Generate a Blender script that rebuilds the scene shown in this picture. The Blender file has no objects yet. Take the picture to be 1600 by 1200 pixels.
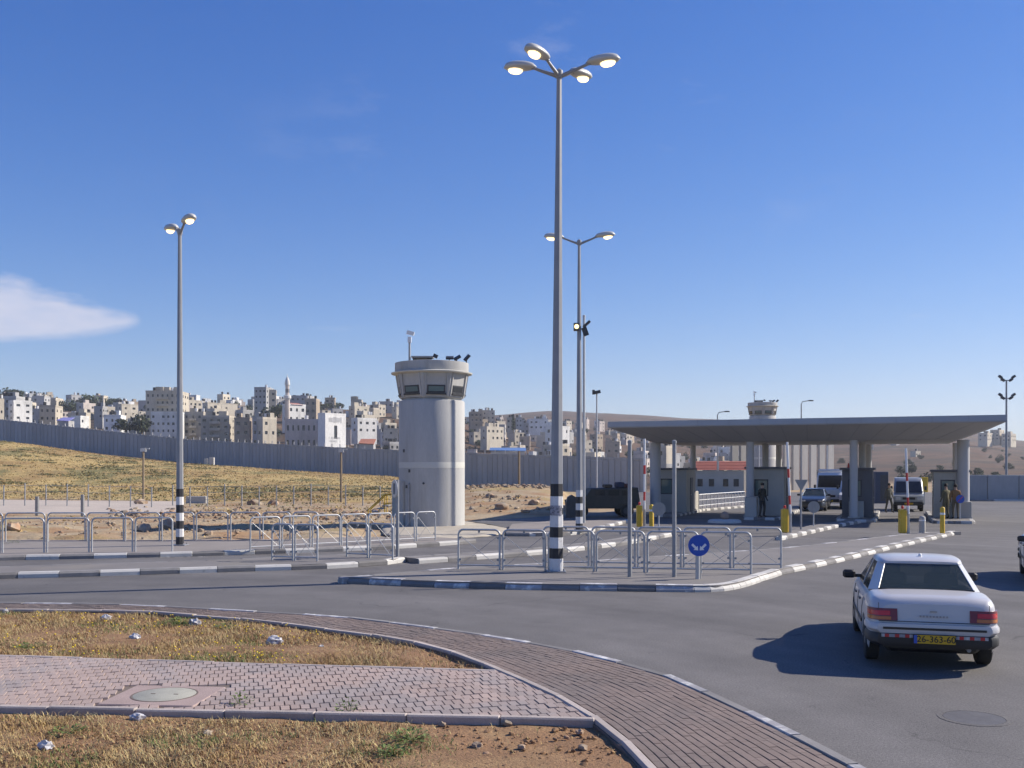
import bpy, math, random
import numpy as np
from mathutils import Vector, Matrix, noise

random.seed(11)
SC = bpy.context.scene
COL = SC.collection
R = math.radians

# ------------------------------------------------------------------ camera, sky, sun, exposure
F, CH, HY, CX = 1570.0, 2.6, 734.0, 800.0          # focal length in photo pixels, eye height, horizon row, centre column
cam = bpy.data.cameras.new('camera'); cam_o = bpy.data.objects.new('camera', cam); COL.objects.link(cam_o)
cam_o.location = (0, 0, CH); cam_o.rotation_euler = (R(90), 0, 0)
cam.sensor_width = 36; cam.lens = 36 * F / 1600; cam.shift_y = (HY - 600) / 1600
cam.clip_start = 0.1; cam.clip_end = 6000
SC.camera = cam_o

SUN_EL, SUN_AZ = R(33), R(74)                       # azimuth measured from +Y towards +X
sun_dir = Vector((math.sin(SUN_AZ) * math.cos(SUN_EL), math.cos(SUN_AZ) * math.cos(SUN_EL), math.sin(SUN_EL)))
sl = bpy.data.lights.new('sun', 'SUN'); sl.energy = 4.15; sl.angle = R(0.5); sl.color = (1.0, 0.92, 0.80)
so = bpy.data.objects.new('sun', sl); COL.objects.link(so)
so.rotation_euler = sun_dir.to_track_quat('Z', 'Y').to_euler(); so.location = (30, 10, 40)

wd = bpy.data.worlds.new('World'); SC.world = wd; wd.use_nodes = True
wn, wl = wd.node_tree.nodes, wd.node_tree.links
wn.clear()
w_out = wn.new('ShaderNodeOutputWorld'); w_bg = wn.new('ShaderNodeBackground')
sky = wn.new('ShaderNodeTexSky'); sky.sky_type = 'NISHITA'; sky.sun_disc = False
sky.sun_elevation = SUN_EL; sky.sun_rotation = SUN_AZ
sky.altitude = 800; sky.air_density = 1.0; sky.dust_density = 0.25; sky.ozone_density = 2.4
w_bg.inputs['Strength'].default_value = 0.085
def wmath(op, a, b=None, c=None, clamp=False):
    n = wn.new('ShaderNodeMath'); n.operation = op; n.use_clamp = clamp
    for i, s in enumerate((a, b, c)):
        if s is None: continue
        if isinstance(s, (int, float)): n.inputs[i].default_value = s
        else: wl.new(s, n.inputs[i])
    return n.outputs[0]
tc = wn.new('ShaderNodeTexCoord'); sp = wn.new('ShaderNodeSeparateXYZ'); wl.new(tc.outputs['Generated'], sp.inputs[0])
dx, dy, dz = sp.outputs
az = wmath('ARCTAN2', dx, dy)                        # compass bearing of the view direction
el = wmath('ARCSINE', dz)
cmb = wn.new('ShaderNodeCombineXYZ'); wl.new(az, cmb.inputs[0]); wl.new(el, cmb.inputs[1])
def wnoise(scale, sx, sy, detail=6, rough=.6, off=0.0, rot=0.0):
    m = wn.new('ShaderNodeMapping'); m.inputs['Scale'].default_value = (sx, sy, 1); m.inputs['Location'].default_value = (off, off * .7, 0)
    m.inputs['Rotation'].default_value = (0, 0, rot)
    wl.new(cmb.outputs[0], m.inputs[0])
    n = wn.new('ShaderNodeTexNoise'); n.inputs['Scale'].default_value = scale; n.inputs['Detail'].default_value = detail
    n.inputs['Roughness'].default_value = rough; wl.new(m.outputs[0], n.inputs['Vector'])
    return n.outputs['Fac']
# one lens-shaped cloud bank low in the sky and thin cirrus everywhere
n1 = wnoise(9, 1, 3, 7, .62); n2 = wnoise(30, 1, 2.2, 6, .6, 3.1)
warp = wmath('ADD', wmath('MULTIPLY', wmath('SUBTRACT', n1, .5), .055), wmath('MULTIPLY', wmath('SUBTRACT', n2, .5), .012))
cu = wmath('DIVIDE', wmath('ADD', az, 0.52), 0.168)
pw = wmath('POWER', wmath('MAXIMUM', wmath('SUBTRACT', 1.0, wmath('MULTIPLY', cu, cu)), 0.0), 0.6)
top = wmath('ADD', wmath('SUBTRACT', wmath('MULTIPLY_ADD', pw, .037, .137), el), wmath('MULTIPLY', warp, 1.0))
bot = wmath('ADD', wmath('SUBTRACT', el, wmath('MULTIPLY_ADD', pw, -.026, .137)), wmath('MULTIPLY', warp, .25))
m_top = wmath('MULTIPLY_ADD', top, 62.0, 0.02, True); m_bot = wmath('MULTIPLY_ADD', bot, 110.0, 0.02, True)
cl = wmath('MULTIPLY', m_top, m_bot)
cl = wmath('MULTIPLY', cl, wmath('MULTIPLY_ADD', n2, .8, .45))
ci1 = wnoise(4.0, 1.0, 2.6, 8, .66, 7.7, .5); ci2 = wnoise(1.6, 1, 1.4, 3, .5, 2.2)
ci = wmath('MULTIPLY', wmath('MULTIPLY_ADD', ci1, 4.5, -2.45, True), wmath('MULTIPLY_ADD', ci2, 5.0, -2.4, True))
ci = wmath('MULTIPLY', ci, .35)
cov = wmath('MAXIMUM', wmath('MULTIPLY', cl, .9), ci, None, True)
hs = wn.new('ShaderNodeHueSaturation'); hs.inputs['Saturation'].default_value = 1.36; hs.inputs['Value'].default_value = 1.0
hs.inputs['Hue'].default_value = 0.517
wl.new(sky.outputs[0], hs.inputs['Color'])
mx = wn.new('ShaderNodeMix'); mx.data_type = 'RGBA'
# the sensor's shoulder: bright sky is rolled off evenly in every direction
ro1 = wn.new('ShaderNodeVectorMath'); ro1.operation = 'MULTIPLY_ADD'; wl.new(hs.outputs[0], ro1.inputs[0]); ro1.inputs[1].default_value = (.09, .09, .09); ro1.inputs[2].default_value = (1, 1, 1)
ro2 = wn.new('ShaderNodeVectorMath'); ro2.operation = 'DIVIDE'; wl.new(hs.outputs[0], ro2.inputs[0]); wl.new(ro1.outputs[0], ro2.inputs[1])
ro3 = wn.new('ShaderNodeVectorMath'); ro3.operation = 'MULTIPLY'; wl.new(ro2.outputs[0], ro3.inputs[0]); ro3.inputs[1].default_value = (1.12, 1.18, 1.43)
wl.new(cov, mx.inputs['Factor']); wl.new(ro3.outputs[0], mx.inputs[6]); mx.inputs[7].default_value = (5.0, 5.1, 6.1, 1)
wl.new(mx.outputs[2], w_bg.inputs['Color']); wl.new(w_bg.outputs[0], w_out.inputs[0])

vs = SC.view_settings
vs.view_transform = 'Standard'; vs.look = 'None'; vs.gamma = 1.0; vs.use_curve_mapping = False; vs.exposure = 0.76
SC.cycles.use_denoising = True
SC.cycles.max_bounces = 6; SC.cycles.diffuse_bounces = 3; SC.cycles.glossy_bounces = 3; SC.cycles.transparent_max_bounces = 8
SC.cycles.caustics_reflective = False; SC.cycles.caustics_refractive = False

# ------------------------------------------------------------------ helpers
def G(px, py, z=0.0):
    """ground point at height z seen at a photo pixel"""
    Y = F * (CH - z) / (py - HY); return Vector(((px - CX) * Y / F, Y, z))
def A(px, py, Y):
    """point at depth Y seen at a photo pixel"""
    return Vector(((px - CX) * Y / F, Y, CH + (HY - py) * Y / F))

class MB:
    def __init__(s): s.v = []; s.f = []
    def add(s, vs_, fs):
        o = len(s.v); s.v += [tuple(v) for v in vs_]; s.f += [tuple(i + o for i in f) for f in fs]; return s
    def box(s, c, size, rz=0, mat=None):
        hx, hy, hz = size[0] / 2, size[1] / 2, size[2] / 2
        M = mat if mat is not None else Matrix.Rotation(rz, 3, 'Z')
        c = Vector(c)
        vv = [c + M @ Vector((x * hx, y * hy, z * hz)) for x in (-1, 1) for y in (-1, 1) for z in (-1, 1)]
        return s.add(vv, [(0, 1, 3, 2), (4, 6, 7, 5), (0, 4, 5, 1), (2, 3, 7, 6), (0, 2, 6, 4), (1, 5, 7, 3)])
    def bbox(s, c, size, b=.01, rz=0):
        """box with chamfered edges round its top and sides (three-ring prism)"""
        x, y, z = size[0] / 2, size[1] / 2, size[2] / 2
        M = Matrix.Rotation(rz, 3, 'Z'); c = Vector(c)
        def ring(hx, hy, zz): return [c + M @ Vector(p) for p in ((-hx + b, -hy, zz), (hx - b, -hy, zz), (hx, -hy + b, zz), (hx, hy - b, zz), (hx - b, hy, zz), (-hx + b, hy, zz), (-hx, hy - b, zz), (-hx, -hy + b, zz))]
        return s.loft([ring(x - b, y - b, -z), ring(x, y, -z + b), ring(x, y, z - b), ring(x - b, y - b, z)])
    def loft(s, rings, close=True, caps=True):
        n = len(rings[0]); vv = [p for r in rings for p in r]; ff = []
        for i in range(len(rings) - 1):
            for j in range(n if close else n - 1):
                k = (j + 1) % n
                ff.append((i * n + j, i * n + k, (i + 1) * n + k, (i + 1) * n + j))
        if caps: ff.append(tuple(range(n - 1, -1, -1))); ff.append(tuple((len(rings) - 1) * n + j for j in range(n)))
        return s.add(vv, ff)
    def cyl(s, p0, p1, r0, r1=None, n=10, caps=True, spin=0.0):
        p0, p1 = Vector(p0), Vector(p1); r1 = r0 if r1 is None else r1
        q = (p1 - p0).to_track_quat('Z', 'Y'); rings = []
        for p, r in ((p0, r0), (p1, r1)):
            rings.append([p + q @ Vector((r * math.cos(spin + 2 * math.pi * k / n), r * math.sin(spin + 2 * math.pi * k / n), 0)) for k in range(n)])
        return s.loft(rings, caps=caps)
    def tube(s, path, r, n=8):
        path = [Vector(p) for p in path]; rings = []
        for i, p in enumerate(path):
            d = (path[min(i + 1, len(path) - 1)] - path[max(i - 1, 0)]).normalized()
            up = Vector((0, 0, 1)) if abs(d.z) < .9 else Vector((0, 1, 0))
            if i and abs(d.dot(lastx)) < .95: a = (lastx - d * lastx.dot(d)).normalized()
            else: a = d.cross(up).normalized()
            lastx = a; b = d.cross(a)
            rr = r[i] if isinstance(r, (list, tuple)) else r
            rings.append([p + a * rr * math.cos(2 * math.pi * k / n) + b * rr * math.sin(2 * math.pi * k / n) for k in range(n)])
        return s.loft(rings)
    def lathe(s, prof, n=24, c=(0, 0, 0), M=None):
        c = Vector(c); rings = []
        for r, z in prof:
            ring = [Vector((max(r, 1e-4) * math.cos(2 * math.pi * k / n), max(r, 1e-4) * math.sin(2 * math.pi * k / n), z)) for k in range(n)]
            if M is not None: ring = [M @ p for p in ring]
            rings.append([c + p for p in ring])
        return s.loft(rings)
    def prism(s, poly, z0, z1):
        a = sum(poly[i][0] * poly[(i + 1) % len(poly)][1] - poly[(i + 1) % len(poly)][0] * poly[i][1] for i in range(len(poly)))
        if a < 0: poly = poly[::-1]
        return s.loft([[(p[0], p[1], z0) for p in poly], [(p[0], p[1], z1) for p in poly]])
    def ico(s, c, r, jitter=.25, sq=(1, 1, 1), sub=1, seed=0):
        vv, ff = ICO[sub]; rnd = random.Random(seed * 7919 + 13); c = Vector(c)
        rz = Matrix.Rotation(rnd.random() * 6.28, 3, 'Z')
        out = [c + rz @ Vector((p[0] * sq[0], p[1] * sq[1], p[2] * sq[2])) * r * (1 + jitter * (rnd.random() * 2 - 1)) for p in vv]
        return s.add(out, ff)
    def mesh(s, name, mat=None, smooth=None):
        me = bpy.data.meshes.new(name); me.from_pydata(s.v, [], s.f); me.update()
        if mat: me.materials.append(mat)
        if smooth is not None:
            me.polygons.foreach_set('use_smooth', [True] * len(me.polygons))
            if smooth < 180: me.set_sharp_from_angle(angle=R(smooth))
        return me
    def build(s, name, mat, parent=None, smooth=None, loc=None):
        return link(name, s.mesh(name, mat, smooth), parent, loc)

def _ico():
    t = (1 + 5 ** .5) / 2
    v = [Vector(p).normalized() for p in ((-1, t, 0), (1, t, 0), (-1, -t, 0), (1, -t, 0), (0, -1, t), (0, 1, t), (0, -1, -t), (0, 1, -t), (t, 0, -1), (t, 0, 1), (-t, 0, -1), (-t, 0, 1))]
    f = [(0, 11, 5), (0, 5, 1), (0, 1, 7), (0, 7, 10), (0, 10, 11), (1, 5, 9), (5, 11, 4), (11, 10, 2), (10, 7, 6), (7, 1, 8), (3, 9, 4), (3, 4, 2), (3, 2, 6), (3, 6, 8), (3, 8, 9), (4, 9, 5), (2, 4, 11), (6, 2, 10), (8, 6, 7), (9, 8, 1)]
    out = {1: ([tuple(p) for p in v], f)}
    for lv in (2, 3):
        cache = {}; v = list(v); nf = []
        def mid(a, b):
            k = (min(a, b), max(a, b))
            if k not in cache: cache[k] = len(v); v.append(((v[a] + v[b]) / 2).normalized())
            return cache[k]
        for a, b, c in f:
            x, y, z = mid(a, b), mid(b, c), mid(c, a); nf += [(a, x, z), (b, y, x), (c, z, y), (x, y, z)]
        f = nf; out[lv] = ([tuple(p) for p in v], f)
    return out
ICO = _ico()

def link(name, me, parent=None, loc=None):
    o = bpy.data.objects.new(name, me); COL.objects.link(o)
    if parent is not None: o.parent = parent
    if loc is not None: o.location = loc
    return o
def tag(o, label=None, cat=None, group=None, kind=None):
    if label: o['label'] = label
    if cat: o['category'] = cat
    if group: o['group'] = group
    if kind: o['kind'] = kind
    return o
def thing(name, label, cat, loc=(0, 0, 0), rz=0, group=None):
    o = bpy.data.objects.new(name, None); COL.objects.link(o); o.empty_display_size = .2
    o.location = loc; o.rotation_euler = (0, 0, rz)
    return tag(o, label, cat, group)
def struct(o): o['kind'] = 'structure'; return o
KIDS = {}
def copy_tree(o, parent=None):
    c = o.copy(); COL.objects.link(c)
    if parent is not None: c.parent = parent
    for ch in list(o.children): copy_tree(ch, c)
    return c
ORD = ['first', 'second', 'third', 'fourth', 'fifth', 'sixth', 'seventh', 'eighth', 'ninth', 'tenth', 'eleventh', 'twelfth', 'thirteenth', 'fourteenth', 'fifteenth', 'sixteenth', 'seventeenth', 'eighteenth', 'nineteenth', 'twentieth']

# ------------------------------------------------------------------ materials
def mat(name, col, rough=.8, var=.12, scale=3.0, fine=60.0, fvar=.08, bump=.0, bscale=40.0, metal=0.0, rnd=.0, col2=None, c2scale=1.0, c2lo=.45, c2hi=.6, coat=0.0, spec=.5, space='world', stretch=(1, 1, 1)):
    m = bpy.data.materials.new(name); m.use_nodes = True; nt = m.node_tree; N, L = nt.nodes, nt.links
    b = N['Principled BSDF']; b.inputs['Roughness'].default_value = rough; b.inputs['Metallic'].default_value = metal
    b.inputs['Specular IOR Level'].default_value = spec; b.inputs['Coat Weight'].default_value = coat; b.inputs['Coat Roughness'].default_value = .05
    if space == 'world': src = N.new('ShaderNodeNewGeometry').outputs['Position']
    else: src = N.new('ShaderNodeTexCoord').outputs['Object']
    if stretch != (1, 1, 1):
        mp = N.new('ShaderNodeMapping'); mp.inputs['Scale'].default_value = stretch; L.new(src, mp.inputs[0]); src = mp.outputs[0]
    def nz(sc, det=4, ro=.55):
        n = N.new('ShaderNodeTexNoise'); n.inputs['Scale'].default_value = sc; n.inputs['Detail'].default_value = det; n.inputs['Roughness'].default_value = ro
        L.new(src, n.inputs['Vector']); return n.outputs['Fac']
    def mth(op, a, bb, cc=None, clamp=False):
        n = N.new('ShaderNodeMath'); n.operation = op; n.use_clamp = clamp
        for i, x in enumerate((a, bb, cc)):
            if x is None: continue
            if isinstance(x, (int, float)): n.inputs[i].default_value = x
            else: L.new(x, n.inputs[i])
        return n.outputs[0]
    rgb = N.new('ShaderNodeRGB'); rgb.outputs[0].default_value = (*col, 1); c = rgb.outputs[0]
    if col2 is not None:
        f = mth('DIVIDE', mth('SUBTRACT', nz(c2scale, 6, .6), c2lo), max(c2hi - c2lo, 1e-3), None, True)
        mixn = N.new('ShaderNodeMix'); mixn.data_type = 'RGBA'; L.new(f, mixn.inputs['Factor']); L.new(c, mixn.inputs[6]); mixn.inputs[7].default_value = (*col2, 1); c = mixn.outputs[2]
    v = mth('MULTIPLY_ADD', mth('SUBTRACT', nz(scale, 5), .5), 2 * var * 2, 1.0)
    if fvar: v = mth('MULTIPLY', v, mth('MULTIPLY_ADD', mth('SUBTRACT', nz(fine, 3), .5), 4 * fvar, 1.0))
    if rnd:
        oi = N.new('ShaderNodeObjectInfo'); v = mth('MULTIPLY', v, mth('MULTIPLY_ADD', oi.outputs['Random'], 2 * rnd, 1 - rnd))
    sc_ = N.new('ShaderNodeVectorMath'); sc_.operation = 'SCALE'; L.new(c, sc_.inputs[0]); L.new(v, sc_.inputs['Scale'])
    L.new(sc_.outputs[0], b.inputs['Base Color'])
    if bump:
        bp = N.new('ShaderNodeBump'); bp.inputs['Strength'].default_value = bump; bp.inputs['Distance'].default_value = .02
        L.new(nz(bscale, 6, .65), bp.inputs['Height']); L.new(bp.outputs[0], b.inputs['Normal'])
    m.diffuse_color = (*col, 1)
    return m
def plain(name, col, rough=.5, metal=0, emit=None, es=0, coat=0):
    m = bpy.data.materials.new(name); m.use_nodes = True; b = m.node_tree.nodes['Principled BSDF']
    b.inputs['Base Color'].default_value = (*col, 1); b.inputs['Roughness'].default_value = rough; b.inputs['Metallic'].default_value = metal
    b.inputs['Coat Weight'].default_value = coat
    if emit: b.inputs['Emission Color'].default_value = (*emit, 1); b.inputs['Emission Strength'].default_value = es
    return m
def glass(name, tint, opac):
    m = bpy.data.materials.new(name); m.use_nodes = True; N, L = m.node_tree.nodes, m.node_tree.links
    b = N['Principled BSDF']; b.inputs['Base Color'].default_value = (*tint, 1); b.inputs['Roughness'].default_value = .03; b.inputs['Alpha'].default_value = opac
    return m

M = {}
M['asphalt'] = mat('asphalt', (.156, .147, .141), .82, .12, .35, 42, .38, .5, 90, col2=(.128, .121, .117), c2scale=.16, c2lo=.40, c2hi=.66, spec=.3)
M['island_top'] = mat('island_asphalt', (.19, .175, .165), .9, .12, .8, 120, .12, .3, 160, col2=(.21, .19, .165), c2scale=.5, c2lo=.5, c2hi=.7)
M['light_paving'] = mat('light_paving', (.255, .225, .20), .9, .10, .8, 40, .1, .3, 60)
M['kerb_bare'] = mat('kerb_bare', (.205, .195, .188), .9, .2, 3, 60, .12, .3, 60, rnd=.2)
M['kerb_white'] = mat('kerb_white', (.56, .54, .50), .8, .10, 2, 50, .06, .25, 60, rnd=.12, col2=(.42, .40, .37), c2scale=7, c2lo=.60, c2hi=.72)
M['kerb_faded'] = mat('kerb_faded', (.33, .32, .33), .85, .15, 3, 60, .1, .25, 60, rnd=.15, col2=(.60, .59, .57), c2scale=5, c2lo=.5, c2hi=.62)
M['edging'] = mat('edging', (.42, .36, .32), .9, .16, 3, 70, .12, .3, 60, rnd=.12)
M['paver_red'] = mat('paver_red', (.215, .163, .138), .88, .12, 1.2, 140, .12, .3, 180, rnd=.07, col2=(.18, .145, .128), c2scale=.7)
M['paver_path'] = mat('paver_path', (.385, .292, .25), .88, .12, 1.0, 140, .12, .3, 180, rnd=.10, col2=(.315, .265, .245), c2scale=.9)
M['joint'] = mat('joint_sand', (.155, .122, .10), .95, .2, 3, 90, .2)
M['soil'] = mat('soil', (.27, .150, .072), .95, .20, 2.2, 45, .35, 1.0, 30, col2=(.30, .185, .088), c2scale=1.1, c2lo=.48, c2hi=.62)
M['dirt'] = mat('dirt', (.36, .275, .18), .95, .2, .3, 9, .2, .8, 12, col2=(.27, .16, .085), c2scale=.12, c2lo=.45, c2hi=.6)
M['concrete'] = mat('concrete', (.43, .415, .38), .9, .08, .9, 60, .07, .2, 40)
M['concrete_panel'] = mat('concrete_panel', (.36, .355, .35), .9, .10, .25, 5, .07, .1, 8, rnd=.10, stretch=(1, 1, .25))
M['tower'] = mat('tower_concrete', (.43, .425, .41), .9, .10, 1.6, 30, .07, .2, 30, stretch=(1, 1, .12), col2=(.31, .30, .275), c2scale=1.1, c2lo=.5, c2hi=.72)
M['tower_band'] = mat('tower_band', (.56, .55, .50), .88, .05, .8)
M['galv'] = mat('galvanised', (.47, .475, .48), .45, .14, 6, 90, .08, 0, metal=.35)
M['galv_dull'] = mat('galvanised_dull', (.30, .305, .315), .5, .14, 6, 90, .08, 0, metal=.3)
M['pole'] = mat('pole_steel', (.28, .285, .30), .5, .10, 2, 60, .05, 0, metal=.25)
M['black_paint'] = mat('black_paint', (.022, .022, .026), .6, .3, 5, 60, .2)
M['white_paint'] = mat('white_paint', (.66, .65, .64), .6, .1, 5, 60, .08, col2=(.42, .40, .39), c2scale=9, c2lo=.60, c2hi=.75)
M['lamp_shell'] = mat('lamp_shell', (.50, .50, .48), .4, .06, 4, 40, .04)
M['lamp_lens'] = plain('lamp_lens', (.9, .6, .25), .4, emit=(1.0, .74, .36), es=1.5)
M['dark_metal'] = mat('dark_metal', (.045, .048, .055), .5, .2, 5)
M['canopy'] = mat('canopy_metal', (.47, .46, .46), .6, .05, .6, 20, .03, 0)
M['canopy_edge'] = mat('canopy_edge', (.36, .365, .38), .45, .05, .6, 20, .03, 0, metal=.3)
M['booth'] = mat('booth_panel', (.42, .395, .35), .75, .08, 1.5, 30, .05)
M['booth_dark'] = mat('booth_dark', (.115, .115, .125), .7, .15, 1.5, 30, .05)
M['window_dark'] = mat('window_dark', (.030, .034, .040), .12, .3, .3, 2, .2, rnd=.6)
M['window_green'] = plain('window_green', (.13, .19, .185), .1)
M['yellow'] = mat('yellow_paint', (.66, .42, .03), .55, .1, 4, 40, .06)
M['red'] = mat('red_paint', (.52, .035, .03), .55, .1, 4)
M['blue_sign'] = plain('blue_sign', (.012, .075, .42), .4)
M['sign_white'] = plain('sign_white', (.78, .78, .78), .45)
M['sign_back'] = mat('sign_back', (.30, .30, .30), .5, .08, 6, metal=.5)
M['rock'] = mat('rock', (.38, .31, .225), .95, .2, 2, 30, .15, .5, 20, rnd=.15, col2=(.34, .21, .13), c2scale=1.4)
M['straw'] = mat('straw', (.48, .385, .185), .9, .25, 1.1, 35, .2, col2=(.40, .285, .115), c2scale=1.5)
M['straw_far'] = mat('straw_far', (.46, .335, .145), .9, .2, .06, 1.0, .2, col2=(.36, .25, .105), c2scale=.09, c2lo=.45, c2hi=.58)
M['weed'] = mat('weed_leaf', (.115, .165, .035), .7, .25, 4, 40, .15)
M['weed_far'] = mat('weed_far', (.185, .165, .07), .8, .25, .2, 2, .2)
M['flower'] = plain('flower', (.85, .62, .02), .6)
M['plastic'] = mat('plastic_bag', (.50, .49, .50), .35, .08, 8, 60, .05)
M['foliage'] = mat('foliage', (.055, .075, .035), .8, .35, .15, 1.5, .25, rnd=.25)
M['bark'] = mat('bark', (.10, .075, .05), .9, .2, 2)
M['wood'] = mat('wood_post', (.26, .20, .13), .85, .15, 4)
# ------------------------------------------------------------------ terrain
YK = [50, 56, 85, 120, 190, 250, 330, 450, 600, 900, 1500, 2700]
flat = lambda Y: HY + CH * F / Y
COLS = {  # photo column -> photo row at which the ground at each depth YK[1:] lies
    -900: [807, 778, 745, 680, 682, 680, 650, 624, 660, 695, 710],
    0:    [807, 780, 752, 688, 690, 692, 662, 630, 668, 700, 715],
    150:  [807, 782, 756, 709, 712, 707, 670, 632, 668, 690, 700],
    300:  [807, 783, 760, 724, 729, 722, 682, 632, 664, 680, 690],
    450:  [807, 784, 764, 733, 741, 731, 688, 632, 660, 672, 682],
    620:  [807, 783, 763, 744, 750, 740, 697, 642, 658, 662, 672],
    730:  [807, 759, 764, 770, 767, 748, 712, 667, 662, 652, 660],
    800:  [807, 757, 765, 772, 768, 752, 718, 682, 664, 647, 655],
    868:  [807, 759, 767, 774, 770, 755, 723, 690, 668, 643, 650],
    905:  [807, 782, 768, 777, 773, 757, 727, 695, 671, 645, 652],
    960:  [807, 782, 768, 778, 775, 760, 732, 702, 674, 648, 655],
    1100: [807, 782, 768, 762, 760, 755, 742, 727, 693, 655, 660],
    1300: [807, 782, 768, 760, 757, 750, 740, 724, 693, 664, 668],
    1420: [807, 782, 768, 759, 756, 748, 736, 718, 690, 668, 672],
    1510: [807, 782, 768, 758, 755, 746, 734, 716, 690, 672, 678],
    1600: [807, 782, 768, 757, 754, 746, 736, 722, 704, 690, 694],
    2600: [807, 782, 768, 757, 754, 748, 740, 728, 712, 700, 704],
}
cpx = sorted(COLS); tt = np.array([(p - CX) / F for p in cpx])
TZ = np.array([[-.06] + [(-.06 if abs(py - flat(Y)) < 1.2 and Y < 125 else CH + (HY - py) * Y / F) for py, Y in zip(COLS[p], YK[1:])] for p in cpx])
NT, NY = 360, 190
tg = np.linspace(-1.25, 1.25, NT)
yg = np.concatenate([np.linspace(50, 130, 60), np.geomspace(132, 2700, NY - 60)])
ZG = np.zeros((NY, NT))
lyk = np.log(YK)
for j, t in enumerate(tg):
    colz = np.array([np.interp(t, tt, TZ[:, k]) for k in range(len(YK))])
    ZG[:, j] = np.interp(np.log(yg), lyk, colz)
for _ in range(6):
    K = ZG.copy(); K[1:-1, 1:-1] = (ZG[:-2, 1:-1] + ZG[2:, 1:-1] + ZG[1:-1, :-2] + ZG[1:-1, 2:] + 2 * ZG[1:-1, 1:-1]) / 6; ZG = K
for i in range(NY):
    for j in range(NT):
        Y = yg[i]; t = tg[j]; X = t * Y; px = CX + F * t
        a = min(.10 * (Y / 60), 3.0) * min(1, max(0, (Y - 56) / 10))
        if px > 890 and Y < 122: a = 0
        ZG[i, j] += a * (noise.fractal(Vector((X / (Y * .10 + 4), Y / (Y * .10 + 4), 3.3)), 1.0, 2.0, 5) * .8)
for i in range(NY):                                   # the made-up ground round the checkpoint stays flat under the road sheet
    if yg[i] < 118:
        m_ = (CX + F * tg) > 892
        ZG[i, m_] = np.minimum(ZG[i, m_], -.06)
def hz(X, Y):
    if Y < 50: return near_h(X, Y)
    t = X / Y; fj = (t + 1.25) / 2.5 * (NT - 1); j = int(max(0, min(NT - 2, fj))); u = fj - j
    i = int(np.searchsorted(yg, Y) - 1); i = max(0, min(NY - 2, i)); w = (Y - yg[i]) / (yg[i + 1] - yg[i])
    return float((ZG[i, j] * (1 - u) + ZG[i, j + 1] * u) * (1 - w) + (ZG[i + 1, j] * (1 - u) + ZG[i + 1, j + 1] * u) * w)
def near_h(X, Y):
    k = max(0, min(1, (Y - 35.4) / 1.5)) * max(0, min(1, (-5.6 - X) / 1.0))
    n = noise.fractal(Vector((X * .35, Y * .35, 1.7)), 1.0, 2.0, 5)
    e = max(0, min(1, (50 - Y) / 4))
    return -.06 + k * e * (.16 + .20 * n)
mb = MB(); yn = list(np.linspace(-70, 34, 14)) + list(np.linspace(35, 49.5, 40))
rows = [(Y, [(t * 50, Y, near_h(t * 50, Y)) for t in tg]) for Y in yn] + [(Y, [(t * Y, Y, ZG[i, j]) for j, t in enumerate(tg)]) for i, Y in enumerate(yg)]
mb.v = [p for _, r in rows for p in r]
mb.f = [(i * NT + j, i * NT + j + 1, (i + 1) * NT + j + 1, (i + 1) * NT + j) for i in range(len(rows) - 1) for j in range(NT - 1)]
# terrain material: straw field, dirt near the road, scrubby brown hills further off
tm = bpy.data.materials.new('terrain'); tm.use_nodes = True
N, L = tm.node_tree.nodes, tm.node_tree.links; bs = N['Principled BSDF']; bs.inputs['Roughness'].default_value = .95; bs.inputs['Specular IOR Level'].default_value = .15
gp = N.new('ShaderNodeNewGeometry'); sx = N.new('ShaderNodeSeparateXYZ'); L.new(gp.outputs['Position'], sx.inputs[0])
def tn(sc, det=5, ro=.6, st=None):
    n = N.new('ShaderNodeTexNoise'); n.inputs['Scale'].default_value = sc; n.inputs['Detail'].default_value = det; n.inputs['Roughness'].default_value = ro
    s_ = gp.outputs['Position']
    if st:
        mp = N.new('ShaderNodeMapping'); mp.inputs['Scale'].default_value = st; L.new(s_, mp.inputs[0]); s_ = mp.outputs[0]
    L.new(s_, n.inputs['Vector']); return n.outputs['Fac']
def tm_(op, a, b=None, c=None, clamp=False):
    n = N.new('ShaderNodeMath'); n.operation = op; n.use_clamp = clamp
    for i, x in enumerate((a, b, c)):
        if x is None: continue
        if isinstance(x, (int, float)): n.inputs[i].default_value = x
        else: L.new(x, n.inputs[i])
    return n.outputs[0]
def step(x, lo, hi): return tm_('DIVIDE', tm_('SUBTRACT', x, lo), hi - lo, None, True)
def mixc(f, a, b):
    n = N.new('ShaderNodeMix'); n.data_type = 'RGBA'; L.new(f, n.inputs['Factor'])
    for k, x in ((6, a), (7, b)):
        if isinstance(x, tuple): n.inputs[k].default_value = (*x, 1)
        else: L.new(x, n.inputs[k])
    return n.outputs[2]
fld = mixc(step(tn(.07, 6, .62, (1, .5, 1)), .46, .56), (.44, .325, .14), (.32, .215, .095))
fld = mixc(step(tn(.11, 6, .6, (1, .45, 1)), .54, .62), fld, (.20, .18, .08))
dirt = mixc(step(tn(.35, 6, .65), .45, .6), (.42, .33, .215), (.34, .215, .12))
dirt = mixc(step(tn(.2, 5, .6), .56, .68), dirt, (.36, .28, .13))
hill = mixc(step(tn(.014, 7, .65), .46, .58), (.13, .078, .05), (.08, .058, .044))
hill = mixc(step(tn(.06, 6, .7), .52, .66), hill, (.045, .046, .032))
hill = mixc(step(tn(.02, 6, .65, (1, 2.5, 6)), .58, .66), hill, (.17, .12, .085))
near = step(sx.outputs[1], 62, 92)
wob = tm_('ADD', sx.outputs[1], tm_('MULTIPLY', tm_('SUBTRACT', tn(.12, 4), .5), 34))
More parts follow.
